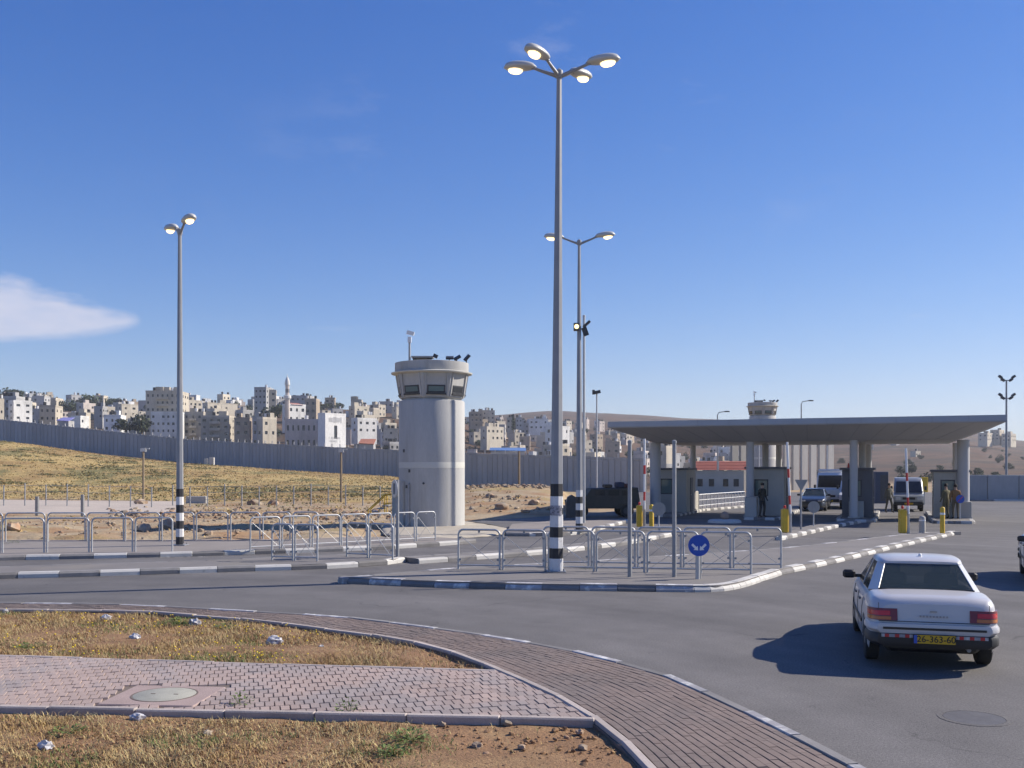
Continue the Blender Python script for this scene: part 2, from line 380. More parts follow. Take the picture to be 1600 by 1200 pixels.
leftm = step(tm_('MULTIPLY_ADD', sx.outputs[1], -.055, sx.outputs[0]), 3.0, -5.0)
c = mixc(tm_('MULTIPLY', step(wob, 78, 88), leftm), dirt, fld)
c = mixc(step(wob, 215, 300), c, hill)
vv = tm_('MULTIPLY_ADD', tm_('SUBTRACT', tn(1.4, 6, .7), .5), .65, 1.0)
scl = N.new('ShaderNodeVectorMath'); scl.operation = 'SCALE'; L.new(c, scl.inputs[0]); L.new(vv, scl.inputs['Scale']); L.new(scl.outputs[0], bs.inputs['Base Color'])
bp = N.new('ShaderNodeBump'); bp.inputs['Strength'].default_value = .7; bp.inputs['Distance'].default_value = .25; L.new(tn(1.1, 7, .7), bp.inputs['Height']); L.new(bp.outputs[0], bs.inputs['Normal'])
struct(mb.build('terrain', tm, smooth=180))

# ------------------------------------------------------------------ road sheet
def pts2(lst, z=0.0): return [tuple(G(x, y, z))[:2] for x, y in lst]
rp = [(-64, 34.6), (-24, 34.6)] + pts2([(300, 846), (480, 847), (640, 845), (700, 842), (790, 835), (800, 828), (770, 820), (735, 815), (860, 806.2)]) + [(8.5, 66), (9.5, 90), (12, 116), (62, 116), (62, 2), (-62, 2)]
mb = MB()
from mathutils.geometry import tessellate_polygon
def sheet(mb, poly, z):
    tri = tessellate_polygon([[Vector((p[0], p[1], 0)) for p in poly]])
    fs = []
    for t in tri:
        a, b, c_ = [Vector(poly[i]) for i in t]
        fs.append(t if (b - a).cross(c_ - a) > 0 else t[::-1])
    mb.add([(p[0], p[1], z) for p in poly], fs)
sheet(mb, rp, 0.0)
struct(mb.build('road', M['asphalt']))
# asphalt: polished wheel lanes, oil, cracks and patches are colour variation of the surface itself
am = M['asphalt']; N, L = am.node_tree.nodes, am.node_tree.links
bsdf = N['Principled BSDF']; base = bsdf.inputs['Base Color'].links[0].from_socket
gp = N.new('ShaderNodeNewGeometry')
src_c = base
# wheel tracks sweep round the bend of the kerb
pv_ = N.new('ShaderNodeVectorMath'); pv_.operation = 'SUBTRACT'; L.new(gp.outputs['Position'], pv_.inputs[0]); pv_.inputs[1].default_value = (-9.07, 6.68, 0)
pl_ = N.new('ShaderNodeVectorMath'); pl_.operation = 'LENGTH'; L.new(pv_.outputs[0], pl_.inputs[0]); px_ = N.new('ShaderNodeSeparateXYZ'); L.new(pv_.outputs[0], px_.inputs[0])
pa_ = N.new('ShaderNodeMath'); pa_.operation = 'ARCTAN2'; L.new(px_.outputs[1], pa_.inputs[0]); L.new(px_.outputs[0], pa_.inputs[1])
pc_ = N.new('ShaderNodeCombineXYZ'); L.new(pl_.outputs['Value'], pc_.inputs[0]); L.new(pa_.outputs[0], pc_.inputs[1])
mp = N.new('ShaderNodeMapping'); mp.inputs['Scale'].default_value = (.95, 2.2, 1); L.new(pc_.outputs[0], mp.inputs[0])
st = N.new('ShaderNodeTexNoise'); st.inputs['Scale'].default_value = 1.0; st.inputs['Detail'].default_value = 4; L.new(mp.outputs[0], st.inputs['Vector'])
vo = N.new('ShaderNodeTexVoronoi'); vo.feature = 'DISTANCE_TO_EDGE'; vo.inputs['Scale'].default_value = .16
wn_ = N.new('ShaderNodeTexNoise'); wn_.inputs['Scale'].default_value = .8; wn_.inputs['Detail'].default_value = 6; L.new(gp.outputs['Position'], wn_.inputs['Vector'])
va = N.new('ShaderNodeVectorMath'); va.operation = 'MULTIPLY_ADD'; L.new(wn_.outputs['Color'], va.inputs[0]); va.inputs[1].default_value = (1.6, 1.6, 0); L.new(gp.outputs['Position'], va.inputs[2]); L.new(va.outputs[0], vo.inputs['Vector'])
def am_(op, a, b=None, c=None, clamp=False):
    n = N.new('ShaderNodeMath'); n.operation = op; n.use_clamp = clamp
    for i, x in enumerate((a, b, c)):
        if x is None: continue
        if isinstance(x, (int, float)): n.inputs[i].default_value = x
        else: L.new(x, n.inputs[i])
    return n.outputs[0]
crack = am_('MULTIPLY', am_('SUBTRACT', 1.0, am_('DIVIDE', vo.outputs['Distance'], .004, None, True)), am_('MULTIPLY_ADD', wn_.outputs['Fac'], 4, -1.9, True))
sp_ = N.new('ShaderNodeTexNoise'); sp_.inputs['Scale'].default_value = 1.7; sp_.inputs['Detail'].default_value = 8; sp_.inputs['Roughness'].default_value = .75; L.new(gp.outputs['Position'], sp_.inputs['Vector'])
spot = am_('ADD', am_('MULTIPLY', am_('MULTIPLY_ADD', sp_.outputs['Fac'], 9, -5.6, True), .30), am_('MULTIPLY', am_('SUBTRACT', sp_.outputs['Fac'], .5), .5))
lum = am_('MULTIPLY', am_('MULTIPLY_ADD', am_('SUBTRACT', st.outputs['Fac'], .5), .75, 1.0), am_('SUBTRACT', 1.0, am_('ADD', am_('MULTIPLY', crack, .55), spot)))
sc2 = N.new('ShaderNodeVectorMath'); sc2.operation = 'SCALE'; L.new(src_c, sc2.inputs[0]); L.new(lum, sc2.inputs['Scale']); L.new(sc2.outputs[0], bsdf.inputs['Base Color'])

# ------------------------------------------------------------------ curves, kerbs, islands
def smooth_curve(p, n=8):
    p = [Vector((a[0], a[1])) for a in p]; out = []
    q = [p[0] * 2 - p[1]] + p + [p[-1] * 2 - p[-2]]
    for i in range(1, len(q) - 2):
        for k in range(n):
            t = k / n; a, b, c, d = q[i - 1], q[i], q[i + 1], q[i + 2]
            out.append(.5 * ((2 * b) + (c - a) * t + (2 * a - 5 * b + 4 * c - d) * t * t + (3 * b - a - 3 * c + d) * t ** 3))
    out.append(p[-1]); return out
def resample(c, step):
    d = [0]
    for i in range(1, len(c)): d.append(d[-1] + (c[i] - c[i - 1]).length)
    n = max(1, round(d[-1] / step)); out = []; k = 0
    for i in range(n + 1):
        s = d[-1] * i / n
        while k < len(d) - 2 and d[k + 1] < s: k += 1
        out.append(c[k].lerp(c[k + 1], (s - d[k]) / max(d[k + 1] - d[k], 1e-6)))
    return out
KM = {}
def kerb_mesh(key, h, depth, ch):
    k = (key, h, depth, ch)
    if k not in KM:
        prof = [(0, 0), (0, h - ch), (ch * .8, h), (depth - .01, h), (depth, h - .01), (depth, 0)]     # y inwards, z up
        b = .012; m_ = MB()
        m_.loft([[(-.5 + e, .0 + (b if abs(e) > 0 and y < .02 else 0) + y * 1.0, z - (b if abs(e) > 0 and z > h - .02 else 0)) for y, z in prof] for e in (0.0, )] +
                [[(-.5 + .014, y, z) for y, z in prof], [(.5 - .014, y, z) for y, z in prof], [(.5, y + (b if y < .02 else 0), z - (b if z > h - .02 else 0)) for y, z in prof]])
        KM[k] = m_.mesh('kerbstone', M[key])
    return KM[k]
def kerb(parent, curve, step, mats, h=.142, depth=.22, ch=.05, inside=1, start=0, base_z=0.0, name='kerbstone'):
    """a row of separate stones along a curve; inside=+1: the island lies on the left of the walking direction"""
    p = resample(curve, step)
    for i in range(len(p) - 1):
        a, b = p[i], p[i + 1]; d = b - a
        if inside < 0: a, b = b, a; d = -d
        o = link(name, kerb_mesh(mats[(i + start) % len(mats)], h, depth, ch), parent)
        mid = (a + b) / 2
        o.location = (mid.x, mid.y, base_z + random.uniform(-.006, .006)); o.rotation_euler = (0, 0, math.atan2(d.y, d.x) + random.uniform(-.008, .008)); o.scale = (d.length - .012, 1, 1)
def island(name, poly, topmat, z=.136):
    m_ = MB(); P_ = [Vector(p) for p in poly]
    m_.prism([tuple(p) for p in P_], -.05, z)
    return struct(m_.build(name, M[topmat]))
def pxc(lst, z=.15, n=8): return smooth_curve([tuple(G(x, y, z))[:2] for x, y in lst], n)
def inset(c, side, d):
    out = []
    for i, p in enumerate(c):
        t = (c[min(i + 1, len(c) - 1)] - c[max(i - 1, 0)]).normalized(); out.append(p + Vector((-t.y, t.x)) * d * side)
    return out
# main island with the four-headed lamp, its nose pointing at the crossing
fa = pxc([(527, 901), (620, 905), (700, 908), (820, 911), (960, 913), (1085, 914.5)], n=10)
fb = pxc([(1085, 914.5), (1125, 913.5), (1160, 908), (1190, 899), (1222, 889)], n=8)
fc = pxc([(1222, 889), (1300, 873), (1400, 850), (1495, 829.5)], n=8)
bk = pxc([(1495, 829.5), (1420, 833), (1238, 853), (1115, 862), (900, 876), (720, 885), (600, 895), (527, 901)], n=8)
isl_main = island('traffic_island', inset(fa[:-1] + fb[:-1] + fc[:-1], 1, .05) + inset(bk[1:-1], 1, .05), 'island_top')
kerb(isl_main, fa, .85, ['kerb_bare', 'kerb_faded'], ch=.09, depth=.28)
kerb(isl_main, fb, .36, ['kerb_white'], ch=.09, depth=.28)
kerb(isl_main, fc, .78, ['kerb_bare', 'kerb_white'], ch=.09, depth=.28)
kerb(isl_main, bk, .85, ['kerb_bare', 'kerb_bare', 'kerb_faded'])

# narrow median on the left
fr = pxc([(-260, 906), (0, 895), (100, 892.5), (200, 889.5), (300, 886.5), (400, 883.5), (500, 880.5), (600, 874.5), (634, 870)], n=8)
bk = pxc([(634, 870), (600, 864.5), (520, 865), (440, 869), (300, 875), (130, 880), (0, 884), (-260, 893)], n=8)
isl_med = island('median_island', inset(fr[:-1], 1, .05) + inset(bk[:-1], 1, .05), 'island_top')
kerb(isl_med, fr, .93, ['kerb_bare', 'kerb_white'], start=1)
kerb(isl_med, bk, .93, ['kerb_bare'])

# left pavement with railings and the two-headed lamp
fr = pxc([(-260, 878), (0, 868), (100, 866), (200, 864), (275, 862.5), (390, 859), (500, 855.5), (590, 852), (640, 849), (700, 845.5), (745, 842)], n=6)
bk = [Vector((-5.5, 36.6)), Vector((-8.2, 34.9)), Vector((-20, 34.7)), Vector((fr[0].x - 2, 35.2))]
isl_left = island('pavement', inset(fr, 1, .05) + [Vector((-3.6, 37.3))] + bk, 'light_paving')
kerb(isl_left, fr, .93, ['kerb_bare', 'kerb_white'], start=0)
kerb(isl_left, [Vector((-5.5, 36.7)), Vector((-8.2, 35.0)), Vector((-20, 34.8)), Vector((-34, 35.3))], 1.0, ['edging'], h=.17, depth=.12, ch=.02)

# thin median leading to the checkpoint
fr = pxc([(655, 872.5), (740, 867), (820, 861.5), (900, 854), (985, 844), (1050, 832)], n=6)
isl_thin = island('thin_median_island', inset(fr, 1, .05) + inset(fr, 1, .85)[::-1], 'island_top')
kerb(isl_thin, fr, .95, ['kerb_white', 'kerb_bare'])
kerb(isl_thin, inset(fr, 1, .9)[::-1], .95, ['kerb_bare'])

# island of the far two-headed lamp
fr = pxc([(790, 832), (850, 832), (905, 829), (950, 820), (984, 811.5)], n=6)
isl_far = island('lamp_island', inset(fr, 1, .05) + [Vector(p) for p in pts2([(972, 810), (930, 812.5), (860, 813.5), (800, 818)], .15)], 'light_paving')
kerb(isl_far, fr, .95, ['kerb_bare', 'kerb_white'])

# booth islands under the canopy
C0 = Vector((5.15, 53.9)); CU = Vector((.934, -.357)); CV = Vector((.357, .934))
def cuv(u, v): p = C0 + CU * u + CV * v; return Vector((p.x, p.y))
def booth_island(u0, u1, v0, v1, nose, name='booth_island'):
    pl = [cuv(u0, v1), cuv(u0, v0 + nose), cuv((u0 * .7 + u1 * .3), v0 + .12 * nose), cuv((u0 + u1) / 2, v0), cuv((u0 * .3 + u1 * .7), v0 + .12 * nose), cuv(u1, v0 + nose), cuv(u1, v1)]
    o = island(name, pl, 'island_top'); kerb(o, inset(smooth_curve(pl, 6), -1, .03), .6, ['kerb_white', 'kerb_bare']); return o
BI = [booth_island(u - .95, u + .95, v0, 12.5, 1.2) for u, v0 in ((2.2, 2.2), (7.86, .6), (12.55, .2), (17.05, .4))]
fr = pxc([(1222, 838), (1260, 830), (1318, 817.5), (1346, 812.5)], n=6)
isl_wedge = island('wedge_island', inset(fr, 1, .05) + [Vector(p) for p in pts2([(1318, 812.8), (1262, 821), (1218, 834)], .15)], 'island_top')
kerb(isl_wedge, fr, .75, ['kerb_white', 'kerb_bare'])

# painted lane lines, worn
mb = MB()
def stripe(mb, a, b, w, z=.004):
    a, b = Vector(a), Vector(b); n_ = (b - a).normalized(); n_ = Vector((-n_.y, n_.x)) * w / 2
    mb.add([(*(a + n_), z), (*(b + n_), z), (*(b - n_), z), (*(a - n_), z)], [(0, 3, 2, 1)])
M['line'] = mat('worn_line', (.42, .41, .39), .85, .15, 2, 60, .2, col2=(.13, .125, .12), c2scale=6, c2lo=.46, c2hi=.56)
for a, b in (((470, 858), (590, 858)), ((120, 873), (320, 870)), ((1250, 880), (1330, 862)), ((1140, 842), (1180, 838)), ((640, 896), (740, 891))):
    stripe(mb, pts2([a])[0], pts2([b])[0], .10)
struct(mb.build('lane_line', M['line']))

# ------------------------------------------------------------------ foreground: kerbed brick pavement, verge, paved path
ZP = .125
oc = pxc([(-420, 938), (-150, 939), (0, 941), (200, 944), (360, 952.5), (525, 962), (647, 976), (760, 991), (882, 1012), (990, 1038), (1062, 1059), (1120, 1085), (1200, 1122), (1260, 1152), (1350, 1198), (1500, 1285), (1720, 1430)], ZP, 8)
ic = pxc([(-420, 950), (-150, 951), (0, 953), (200, 955), (300, 962), (400, 970), (540, 988), (620, 999), (705, 1020), (770, 1045), (860, 1085), (930, 1127), (970, 1160), (1005, 1196), (1060, 1265), (1150, 1400), (1300, 1640)], ZP, 8)
NPC = {}
def near_pt(c, p):
    k = id(c)
    if k not in NPC:
        a = np.array([(q.x, q.y) for q in c]); NPC[k] = (a[:-1], a[1:] - a[:-1], np.maximum(((a[1:] - a[:-1]) ** 2).sum(1), 1e-9))
    a, d, l2 = NPC[k]; r0, r1 = p.x - a[:, 0], p.y - a[:, 1]
    t = np.clip((r0 * d[:, 0] + r1 * d[:, 1]) / l2, 0, 1); e0, e1 = r0 - t * d[:, 0], r1 - t * d[:, 1]; dd = e0 * e0 + e1 * e1; i = int(dd.argmin())
    return float(dd[i]), Vector((p.x - e0[i], p.y - e1[i])), Vector((d[i, 0], d[i, 1])).normalized()
walk = struct(MB().prism([tuple(p) for p in inset(oc, -1, .05) + inset(ic, -1, .03)[::-1]], -.05, ZP - .02).build('brick_pavement', M['joint']))
kerb(walk, oc, .95, ['kerb_bare', 'kerb_faded'], h=.135, depth=.13, ch=.025, inside=-1, start=1)
kerb(walk, inset(ic, -1, .0), .95, ['edging'], h=.14, depth=.09, ch=.015, inside=1, name='edging_stone')
# brick courses follow the bend
def brick_unit(key):
    m_ = MB(); b = .06
    rg = lambda hx, hy, z: [(-hx, -hy, z), (hx, -hy, z), (hx, hy, z), (-hx, hy, z)]
    m_.loft([rg(.5, .5, -.03), rg(.5, .5, -.003), rg(.5 - .02, .5 - .04, 0)]); return m_.mesh('brick', M[key])
BU = brick_unit('paver_red'); NCO = 17
os_ = resample(oc, .2)
rib = [(p, near_pt(ic, p)[1]) for p in os_]
bricks = []
for k in range(NCO):
    sh = .5 * (k % 2)
    for i in range(1, len(rib) - 2):
        def pt(s, t):
            j = int(math.floor(s)); u = s - j
            a = rib[j][0].lerp(rib[j + 1][0], u); b = rib[j][1].lerp(rib[j + 1][1], u)
            d = b - a; ln = d.length
            t0 = .14 / ln; t1 = 1 - .10 / ln
            return a + d * (t0 + (t1 - t0) * t)
        s0, s1 = i + sh, i + sh + 1; t0, t1 = k / NCO, (k + 1) / NCO
        c0, c1 = pt(s0, (t0 + t1) / 2), pt(s1, (t0 + t1) / 2); e0, e1 = pt((s0 + s1) / 2, t0), pt((s0 + s1) / 2, t1)
        mid = (c0 + c1) / 2; ln = (c1 - c0).length; wd_ = (e1 - e0).length
        if mid.y < 3.5: continue
        bricks.append((mid, math.atan2((c1 - c0).y, (c1 - c0).x), ln - .003, wd_ - .008))
def shows(m): return abs(m.x / m.y) < .52 and (CX, HY + F * CH / m.y)[1] < 1215
vis = sorted([b for b in bricks if shows(b[0])], key=lambda b: b[0].length)[:300]
vset = set(id(b) for b in vis)
rest = MB()
for b in bricks:
    mid, a, ln, w_ = b; z = ZP + random.uniform(-.004, .003)
    if id(b) in vset:
        o = link('brick', BU, walk); o.location = (mid.x, mid.y, z); o.rotation_euler = (random.uniform(-.02, .02), random.uniform(-.012, .012), a); o.scale = (ln, w_, 1)
    else:
        m4 = Matrix.Translation((mid.x, mid.y, z)) @ Matrix.Rotation(a, 4, 'Z') @ Matrix.Diagonal((ln, w_, 1, 1))
        hx = .5; rest.add([m4 @ Vector(p) for p in ((-.5, -.5, -.03), (.5, -.5, -.03), (.5, .5, -.03), (-.5, .5, -.03), (-.48, -.46, 0), (.48, -.46, 0), (.48, .46, 0), (-.48, .46, 0))], [(4, 5, 6, 7), (0, 1, 5, 4), (1, 2, 6, 5), (2, 3, 7, 6), (3, 0, 4, 7)])
ro = rest.build('distant_bricks', M['paver_red'], walk); ro['kind'] = 'stuff'

# paved footpath, herringbone blocks, running left from the pavement
TL, TR = Vector(tuple(G(-700, 1002, ZP))[:2]), Vector(tuple(G(775, 1047.5, ZP))[:2])
BL, BR = Vector(tuple(G(-700, 1091, ZP))[:2]), Vector(tuple(G(930, 1127, ZP))[:2])
icp = inset(ic, -1, .0)
jn = [p for p in resample(ic, .25) if BR.y - .02 < p.y < TR.y + .02]
path_poly = [TL, BL, BR] + sorted(jn, key=lambda p: p.y) + [TR]
def clip(poly, a, b):
    """keep what lies on the left of a->b"""
    out = []; d = b - a
    for i in range(len(poly)):
        p, q = poly[i], poly[(i + 1) % len(poly)]; sp_, sq = d.cross(p - a), d.cross(q - a)
        if sp_ >= 0: out.append(p)
        if (sp_ >= 0) != (sq >= 0): out.append(p.lerp(q, sp_ / (sp_ - sq)))
    return out
path = struct(MB().prism([tuple(p) for p in path_poly], -.05, ZP - .018).build('footpath', M['joint']))
ang = R(15); ux = Vector((math.cos(ang), math.sin(ang))); uy = Vector((-ux.y, ux.x))
edges = [(TR, TL), (BL, BR)] + [(jn_[i], jn_[i + 1]) for jn_ in [sorted(jn, key=lambda p: p.y)] for i in range(len(jn_) - 1)]
MANH = G(256, 1086, ZP)
blocks = []; s_ = .108
for i in range(-110, 70):
    for j in range(-34, 46):
        org = BR + Vector((-3.0, .3)); x0_, y0_ = (i + .5 * (j % 2)) * .102, j * .21
        q = [org + ux * x + uy * y for x, y in ((x0_ + .004, y0_ + .002), (x0_ + .098, y0_ + .002), (x0_ + .098, y0_ + .208), (x0_ + .004, y0_ + .208))]
        c_ = sum(q, Vector((0, 0))) / 4
        if c_.x < -12 or abs(c_.x - MANH.x) < .55 and abs(c_.y - MANH.y) < .50: continue
        for a, b in edges:
            q = clip(q, a, b)
            if len(q) < 3: break
        if len(q) < 3: continue
        ar = abs(sum(q[m].cross(q[(m + 1) % len(q)]) for m in range(len(q)))) / 2
        if ar < .003: continue
        blocks.append((sum(q, Vector((0, 0))) / len(q), q))
vis = sorted([b for b in blocks if abs(b[0].x / b[0].y) < .52], key=lambda b: b[0].length)[:300]
vset = set(id(b) for b in vis); rest = MB()
def slab(mb, q, c_, z, t1, t2):
    n_ = len(q); lo = [(p.x - c_.x, p.y - c_.y, z - .03) for p in q]; hi = []
    for p in q:
        d = c_ - p; p2 = p + d * min(.5, .007 / max(d.length, 1e-3)); hi.append((p2.x - c_.x, p2.y - c_.y, z + t1 * (p2.x - c_.x) + t2 * (p2.y - c_.y)))
    mb.loft([lo, hi])
for b in blocks:
    c_, q = b; z = ZP + random.uniform(-.005, .004); t1, t2 = random.uniform(-.02, .02), random.uniform(-.02, .02)
    if id(b) in vset:
        m_ = MB(); slab(m_, q, c_, 0, t1, t2); o = m_.build('paving_block', M['paver_path'], path); o.location = (c_.x, c_.y, z)
    else:
        m_ = MB(); slab(m_, q, c_, z, t1, t2); rest.add([(x + c_.x, y + c_.y, zz) for x, y, zz in m_.v], m_.f)
ro = rest.build('distant_paving_blocks', M['paver_path'], path); ro['kind'] = 'stuff'
lowe = [BL, BR]; kerb(path, inset(lowe, -1, .02), .95, ['edging'], h=.15, depth=.09, ch=.015, inside=1, name='edging_stone')
kerb(path, inset([TR, TL], -1, .02), .95, ['edging'], h=.13, depth=.07, ch=.015, inside=1, name='edging_stone')

# manhole
mh = thing('manhole', 'round concrete manhole cover in a square frame set in the footpath', 'manhole', (MANH.x, MANH.y, ZP), R(-5))
MB().bbox((0, 0, -.03), (1.06, .94, .062), .012).build('surround', mat('manhole_frame', (.36, .27, .24), .9, .12, 3, 80, .12, .3, 60), mh)
m_ = MB(); m_.lathe([(.0, .004), (.325, .004), (.335, .0), (.335, -.02)][::-1], 40, (0, .02, .003)); m_.build('cover', mat('manhole_cover', (.36, .35, .29), .85, .15, 5, 90, .12, .3, 60), mh, 30)
m_ = MB(); m_.lathe([(.336, -.01), (.336, .003), (.356, .003), (.356, -.01)], 40, (0, .02, .0015)); m_.build('ring', M['joint'], mh, 30)
for x_ in (-.13, .13): MB().box((x_, .02, .0085), (.05, .018, .004)).build('lifting_slot', M['joint'], mh)

# verge soil
def inside_oc(p):
    d2, q, d = near_pt(oc, p); return -d.cross(p - q)                 # metres inside the outer curve
mb = MB(); xs = np.arange(-26, 4.2, .16); ys = np.arange(3.0, 20.0, .16); idx = {}
vr_poly = [tuple(p) for p in inset(oc, -1, .25)]
for x in xs:
    for y in ys:
        p = Vector((x, y)); dd = inside_oc(p)
        if dd > .22:
            z = .078 + .035 * noise.fractal(Vector((x * .9, y * .9, 0)), 1.0, 2.0, 5) + .012 * noise.noise(Vector((x * 5, y * 5, 2)))
            idx[(round(x, 3), round(y, 3))] = len(mb.v); mb.v.append((x, y, min(z, .118)))
for x in xs:
    for y in ys:
        k = [(round(a, 3), round(b, 3)) for a, b in ((x, y), (x + .16, y), (x + .16, y + .16), (x, y + .16))]
        if all(q in idx for q in k): mb.f.append(tuple(idx[q] for q in k))
struct(mb.build('verge', M['soil'], smooth=180))
def soil_kind(p):
    """0 = not soil, 1 = strip by the road, 2 = near strip"""
    d2, q, d = near_pt(ic, p)
    if -d.cross(p - q) < .05: return 0
    if (TR - TL).normalized().cross(p - TL) > .08: return 1
    if (BR - BL).normalized().cross(p - BL) < -.12: return 2
    return 0
# dry grass
def blade(mb, p, h, a, lean, w):
    d = Vector((math.cos(a), math.sin(a), 0)); s2 = Vector((-d.y, d.x, 0)) * w
    m1 = p + Vector((0, 0, h * .55)) + d * lean * h * .35; t = p + Vector((0, 0, h * (1 - .25 * lean))) + d * lean * h
    mb.add([p - s2, p + s2, m1 + s2 * .7, m1 - s2 * .7, t], [(0, 1, 2, 3), (3, 2, 4)])
gr, gd, gg, fl = MB(), MB(), MB(), MB()
rnd = random.Random(5)
cnt = 0
while cnt < 80000:
    y = rnd.uniform(7.2, 18.2); x = rnd.uniform(-.60, .2) * y
    p = Vector((x, y)); k = soil_kind(p)
    if not k: continue
    px = CX + F * x / y
    d = noise.fractal(Vector((x * .8, y * .8, 9)), 1.0, 2.0, 4)
    dens = .85 + .6 * d
    if k == 2: dens *= max(0.03, min(1, (740 - px + 120 * d) / 190))
    if k == 1: dens *= max(.22, min(1, (760 - px) / 260))
    cnt += 1
    if rnd.random() > dens: continue
    g = noise.fractal(Vector((x * .7, y * .7, 21)), 1.0, 2.0, 4)
    h = rnd.uniform(.018, .07) * (1 + .7 * max(-.4, d)) * (1.25 if k == 1 else 1); lean = rnd.uniform(.3, 1.5)
    tgt = gg if g > .22 and rnd.random() < .5 else (gd if rnd.random() < .35 else gr)
    blade(tgt, Vector((x, y, .075)), h, rnd.uniform(0, 6.28), lean, rnd.uniform(.0025, .005))
    if k == 1 and px < 500 and rnd.random() < .006 + .014 * max(0, g):
        fl.ico((x, y, .10 + rnd.uniform(.02, .08)), .013, .2, (1, 1, .7), 1, cnt)
cd = MB(); k_ = 0
while k_ < 3200:
    y = rnd.uniform(7.2, 18.2); x = rnd.uniform(-.60, .2) * y
    if not soil_kind(Vector((x, y))): continue
    k_ += 1; cd.ico((x, y, .082), .006 + abs(rnd.gauss(0, .010)), .35, (1.3, 1, .7), 1, k_)
tag(cd.build('clods', mat('clod', (.25, .145, .075), .95, .3, 3, 30, .2)), 'crumbled soil and grit lying between the grass', 'soil', kind='stuff')
M['straw_dark'] = mat('straw_dark', (.34, .215, .10), .9, .25, 1.5, 40, .2)
for o, l_, c_ in ((gr.build('dry_grass', M['straw']), 'pale dry grass covering the verge', 'grass'), (gd.build('brown_grass', M['straw_dark']), 'brown withered grass between the pale blades', 'grass'),
                 (gg.build('green_grass', M['weed']), 'sparse green grass blades in the verge', 'grass'), (fl.build('yellow_flowers', M['flower']), 'tiny yellow flowers dotted over the roadside strip', 'flowers')):
    tag(o, l_, c_, kind='stuff')
# weeds one can tell apart
def weed(px, py, size, label, tall=.6, n=90):
    g = G(px, py, .08); t = thing('weed', label, 'weed', g); a_ = MB(); st_ = MB(); r2 = random.Random(px)
    for _ in range(n):
        a = r2.uniform(0, 6.28); rr = size * r2.random() ** .6; h = size * tall * r2.uniform(.15, 1) * (1 - .4 * rr / size)
        c_ = Vector((rr * math.cos(a), rr * math.sin(a), h)); l_ = r2.uniform(.02, .045); w_ = l_ * .35
        d = Vector((math.cos(a + r2.uniform(-1, 1)), math.sin(a + r2.uniform(-1, 1)), r2.uniform(-.3, .7))).normalized(); s2 = d.cross(Vector((0, 0, 1))).normalized() * w_
        a_.add([c_, c_ + d * l_ * .5 + s2, c_ + d * l_, c_ + d * l_ * .5 - s2], [(0, 1, 2, 3)])
        if _ % 6 == 0: st_.cyl((0, 0, 0), c_, .003, .0015, 4)
    o = a_.build('foliage', M['weed'], t); o['kind'] = 'stuff'; st_.build('stems', M['weed'], t)
    return t
weed(280, 976, .26, 'low green weed beside the white bag near the road pavement', .5, 260)
weed(350, 982, .16, 'small green weed right of the white bag near the road pavement', .5, 130)
weed(640, 1158, .20, 'larger green weed in the bare soil below the footpath', .6, 220)
weed(615, 1180, .15, 'green weed nearest the bottom edge of the photograph', .6, 150)
weed(376, 1106, .12, 'dark thin weed growing at the footpath edging right of the manhole', 1.6, 70)
weed(544, 1118, .12, 'tall yellowish weed at the footpath edging', 1.8, 80)
weed(108, 1146, .18, 'green weed below the footpath left of the manhole', .4, 120)
weed(45, 1014, .22, 'green weed tuft against the upper footpath edge', .4, 150)
# manhole set in the carriageway
g = G(1522, 1122, 0); t = thing('road_manhole', 'dark round manhole cover in the carriageway behind the silver car', 'manhole', (g.x, g.y, 0))
MB().lathe([(.36, -.01), (.36, .004), (.305, .005), (.305, -.012)], 36).build('collar', M['asphalt'], t, 30); MB().lathe([(.30, -.011), (.30, .004), (.02, .006)], 36).build('cover', mat('iron_cover', (.105, .10, .098), .6, .2, 8, 60, .2), t, 30)
# litter
def bag(px, py, r_, label):
    g = G(px, py, .10); m_ = MB(); vv_, ff_ = ICO[3]; sd = px * .37
    out = []
    for p in vv_:
        n_ = noise.fractal(Vector((p[0] * 2 + sd, p[1] * 2, p[2] * 2)), 1.0, 2.0, 5); n2_ = noise.noise(Vector((p[0] * 7 + sd, p[1] * 7, p[2] * 7)))
        k = r_ * (1 + .55 * n_ + .45 * abs(n2_)); out.append((p[0] * k * 1.2, p[1] * k * .9, max(-.02, p[2] * k * .95)))
    m_.add(out, ff_); o = m_.build('plastic_bag', M['plastic'], smooth=35, loc=(g.x, g.y, g.z)); tag(o, label, 'litter', 'litter on the verge')
bag(165, 966, .06, 'flat white plastic bag lying near the brick pavement edge'); bag(305, 974, .07, 'upright crumpled white bag next to a green weed')
bag(211, 997, .065, 'white crumpled bag in the middle of the flowery strip'); bag(429, 1003, .085, 'largest crumpled white bag right of the flowers'); bag(502, 1011, .03, 'small pale scrap right of the largest bag')
bag(8, 956, .04, 'pale scrap of litter by the photograph\'s left border'); bag(72, 1166, .05, 'thin white scrap on the near strip below the footpath')
bag(215, 1122, .05, 'grey crumpled lump just below the footpath under the manhole')
def stone(px, py, r_, label, m_='rock'):
    g = G(px, py, .09); o = MB().ico((0, 0, 0), r_, .28, (1.2, .9, .7), 2, px).build('stone', M[m_], smooth=40, loc=(g.x, g.y, .09)); tag(o, label, 'stone', 'stones lying in the soil')
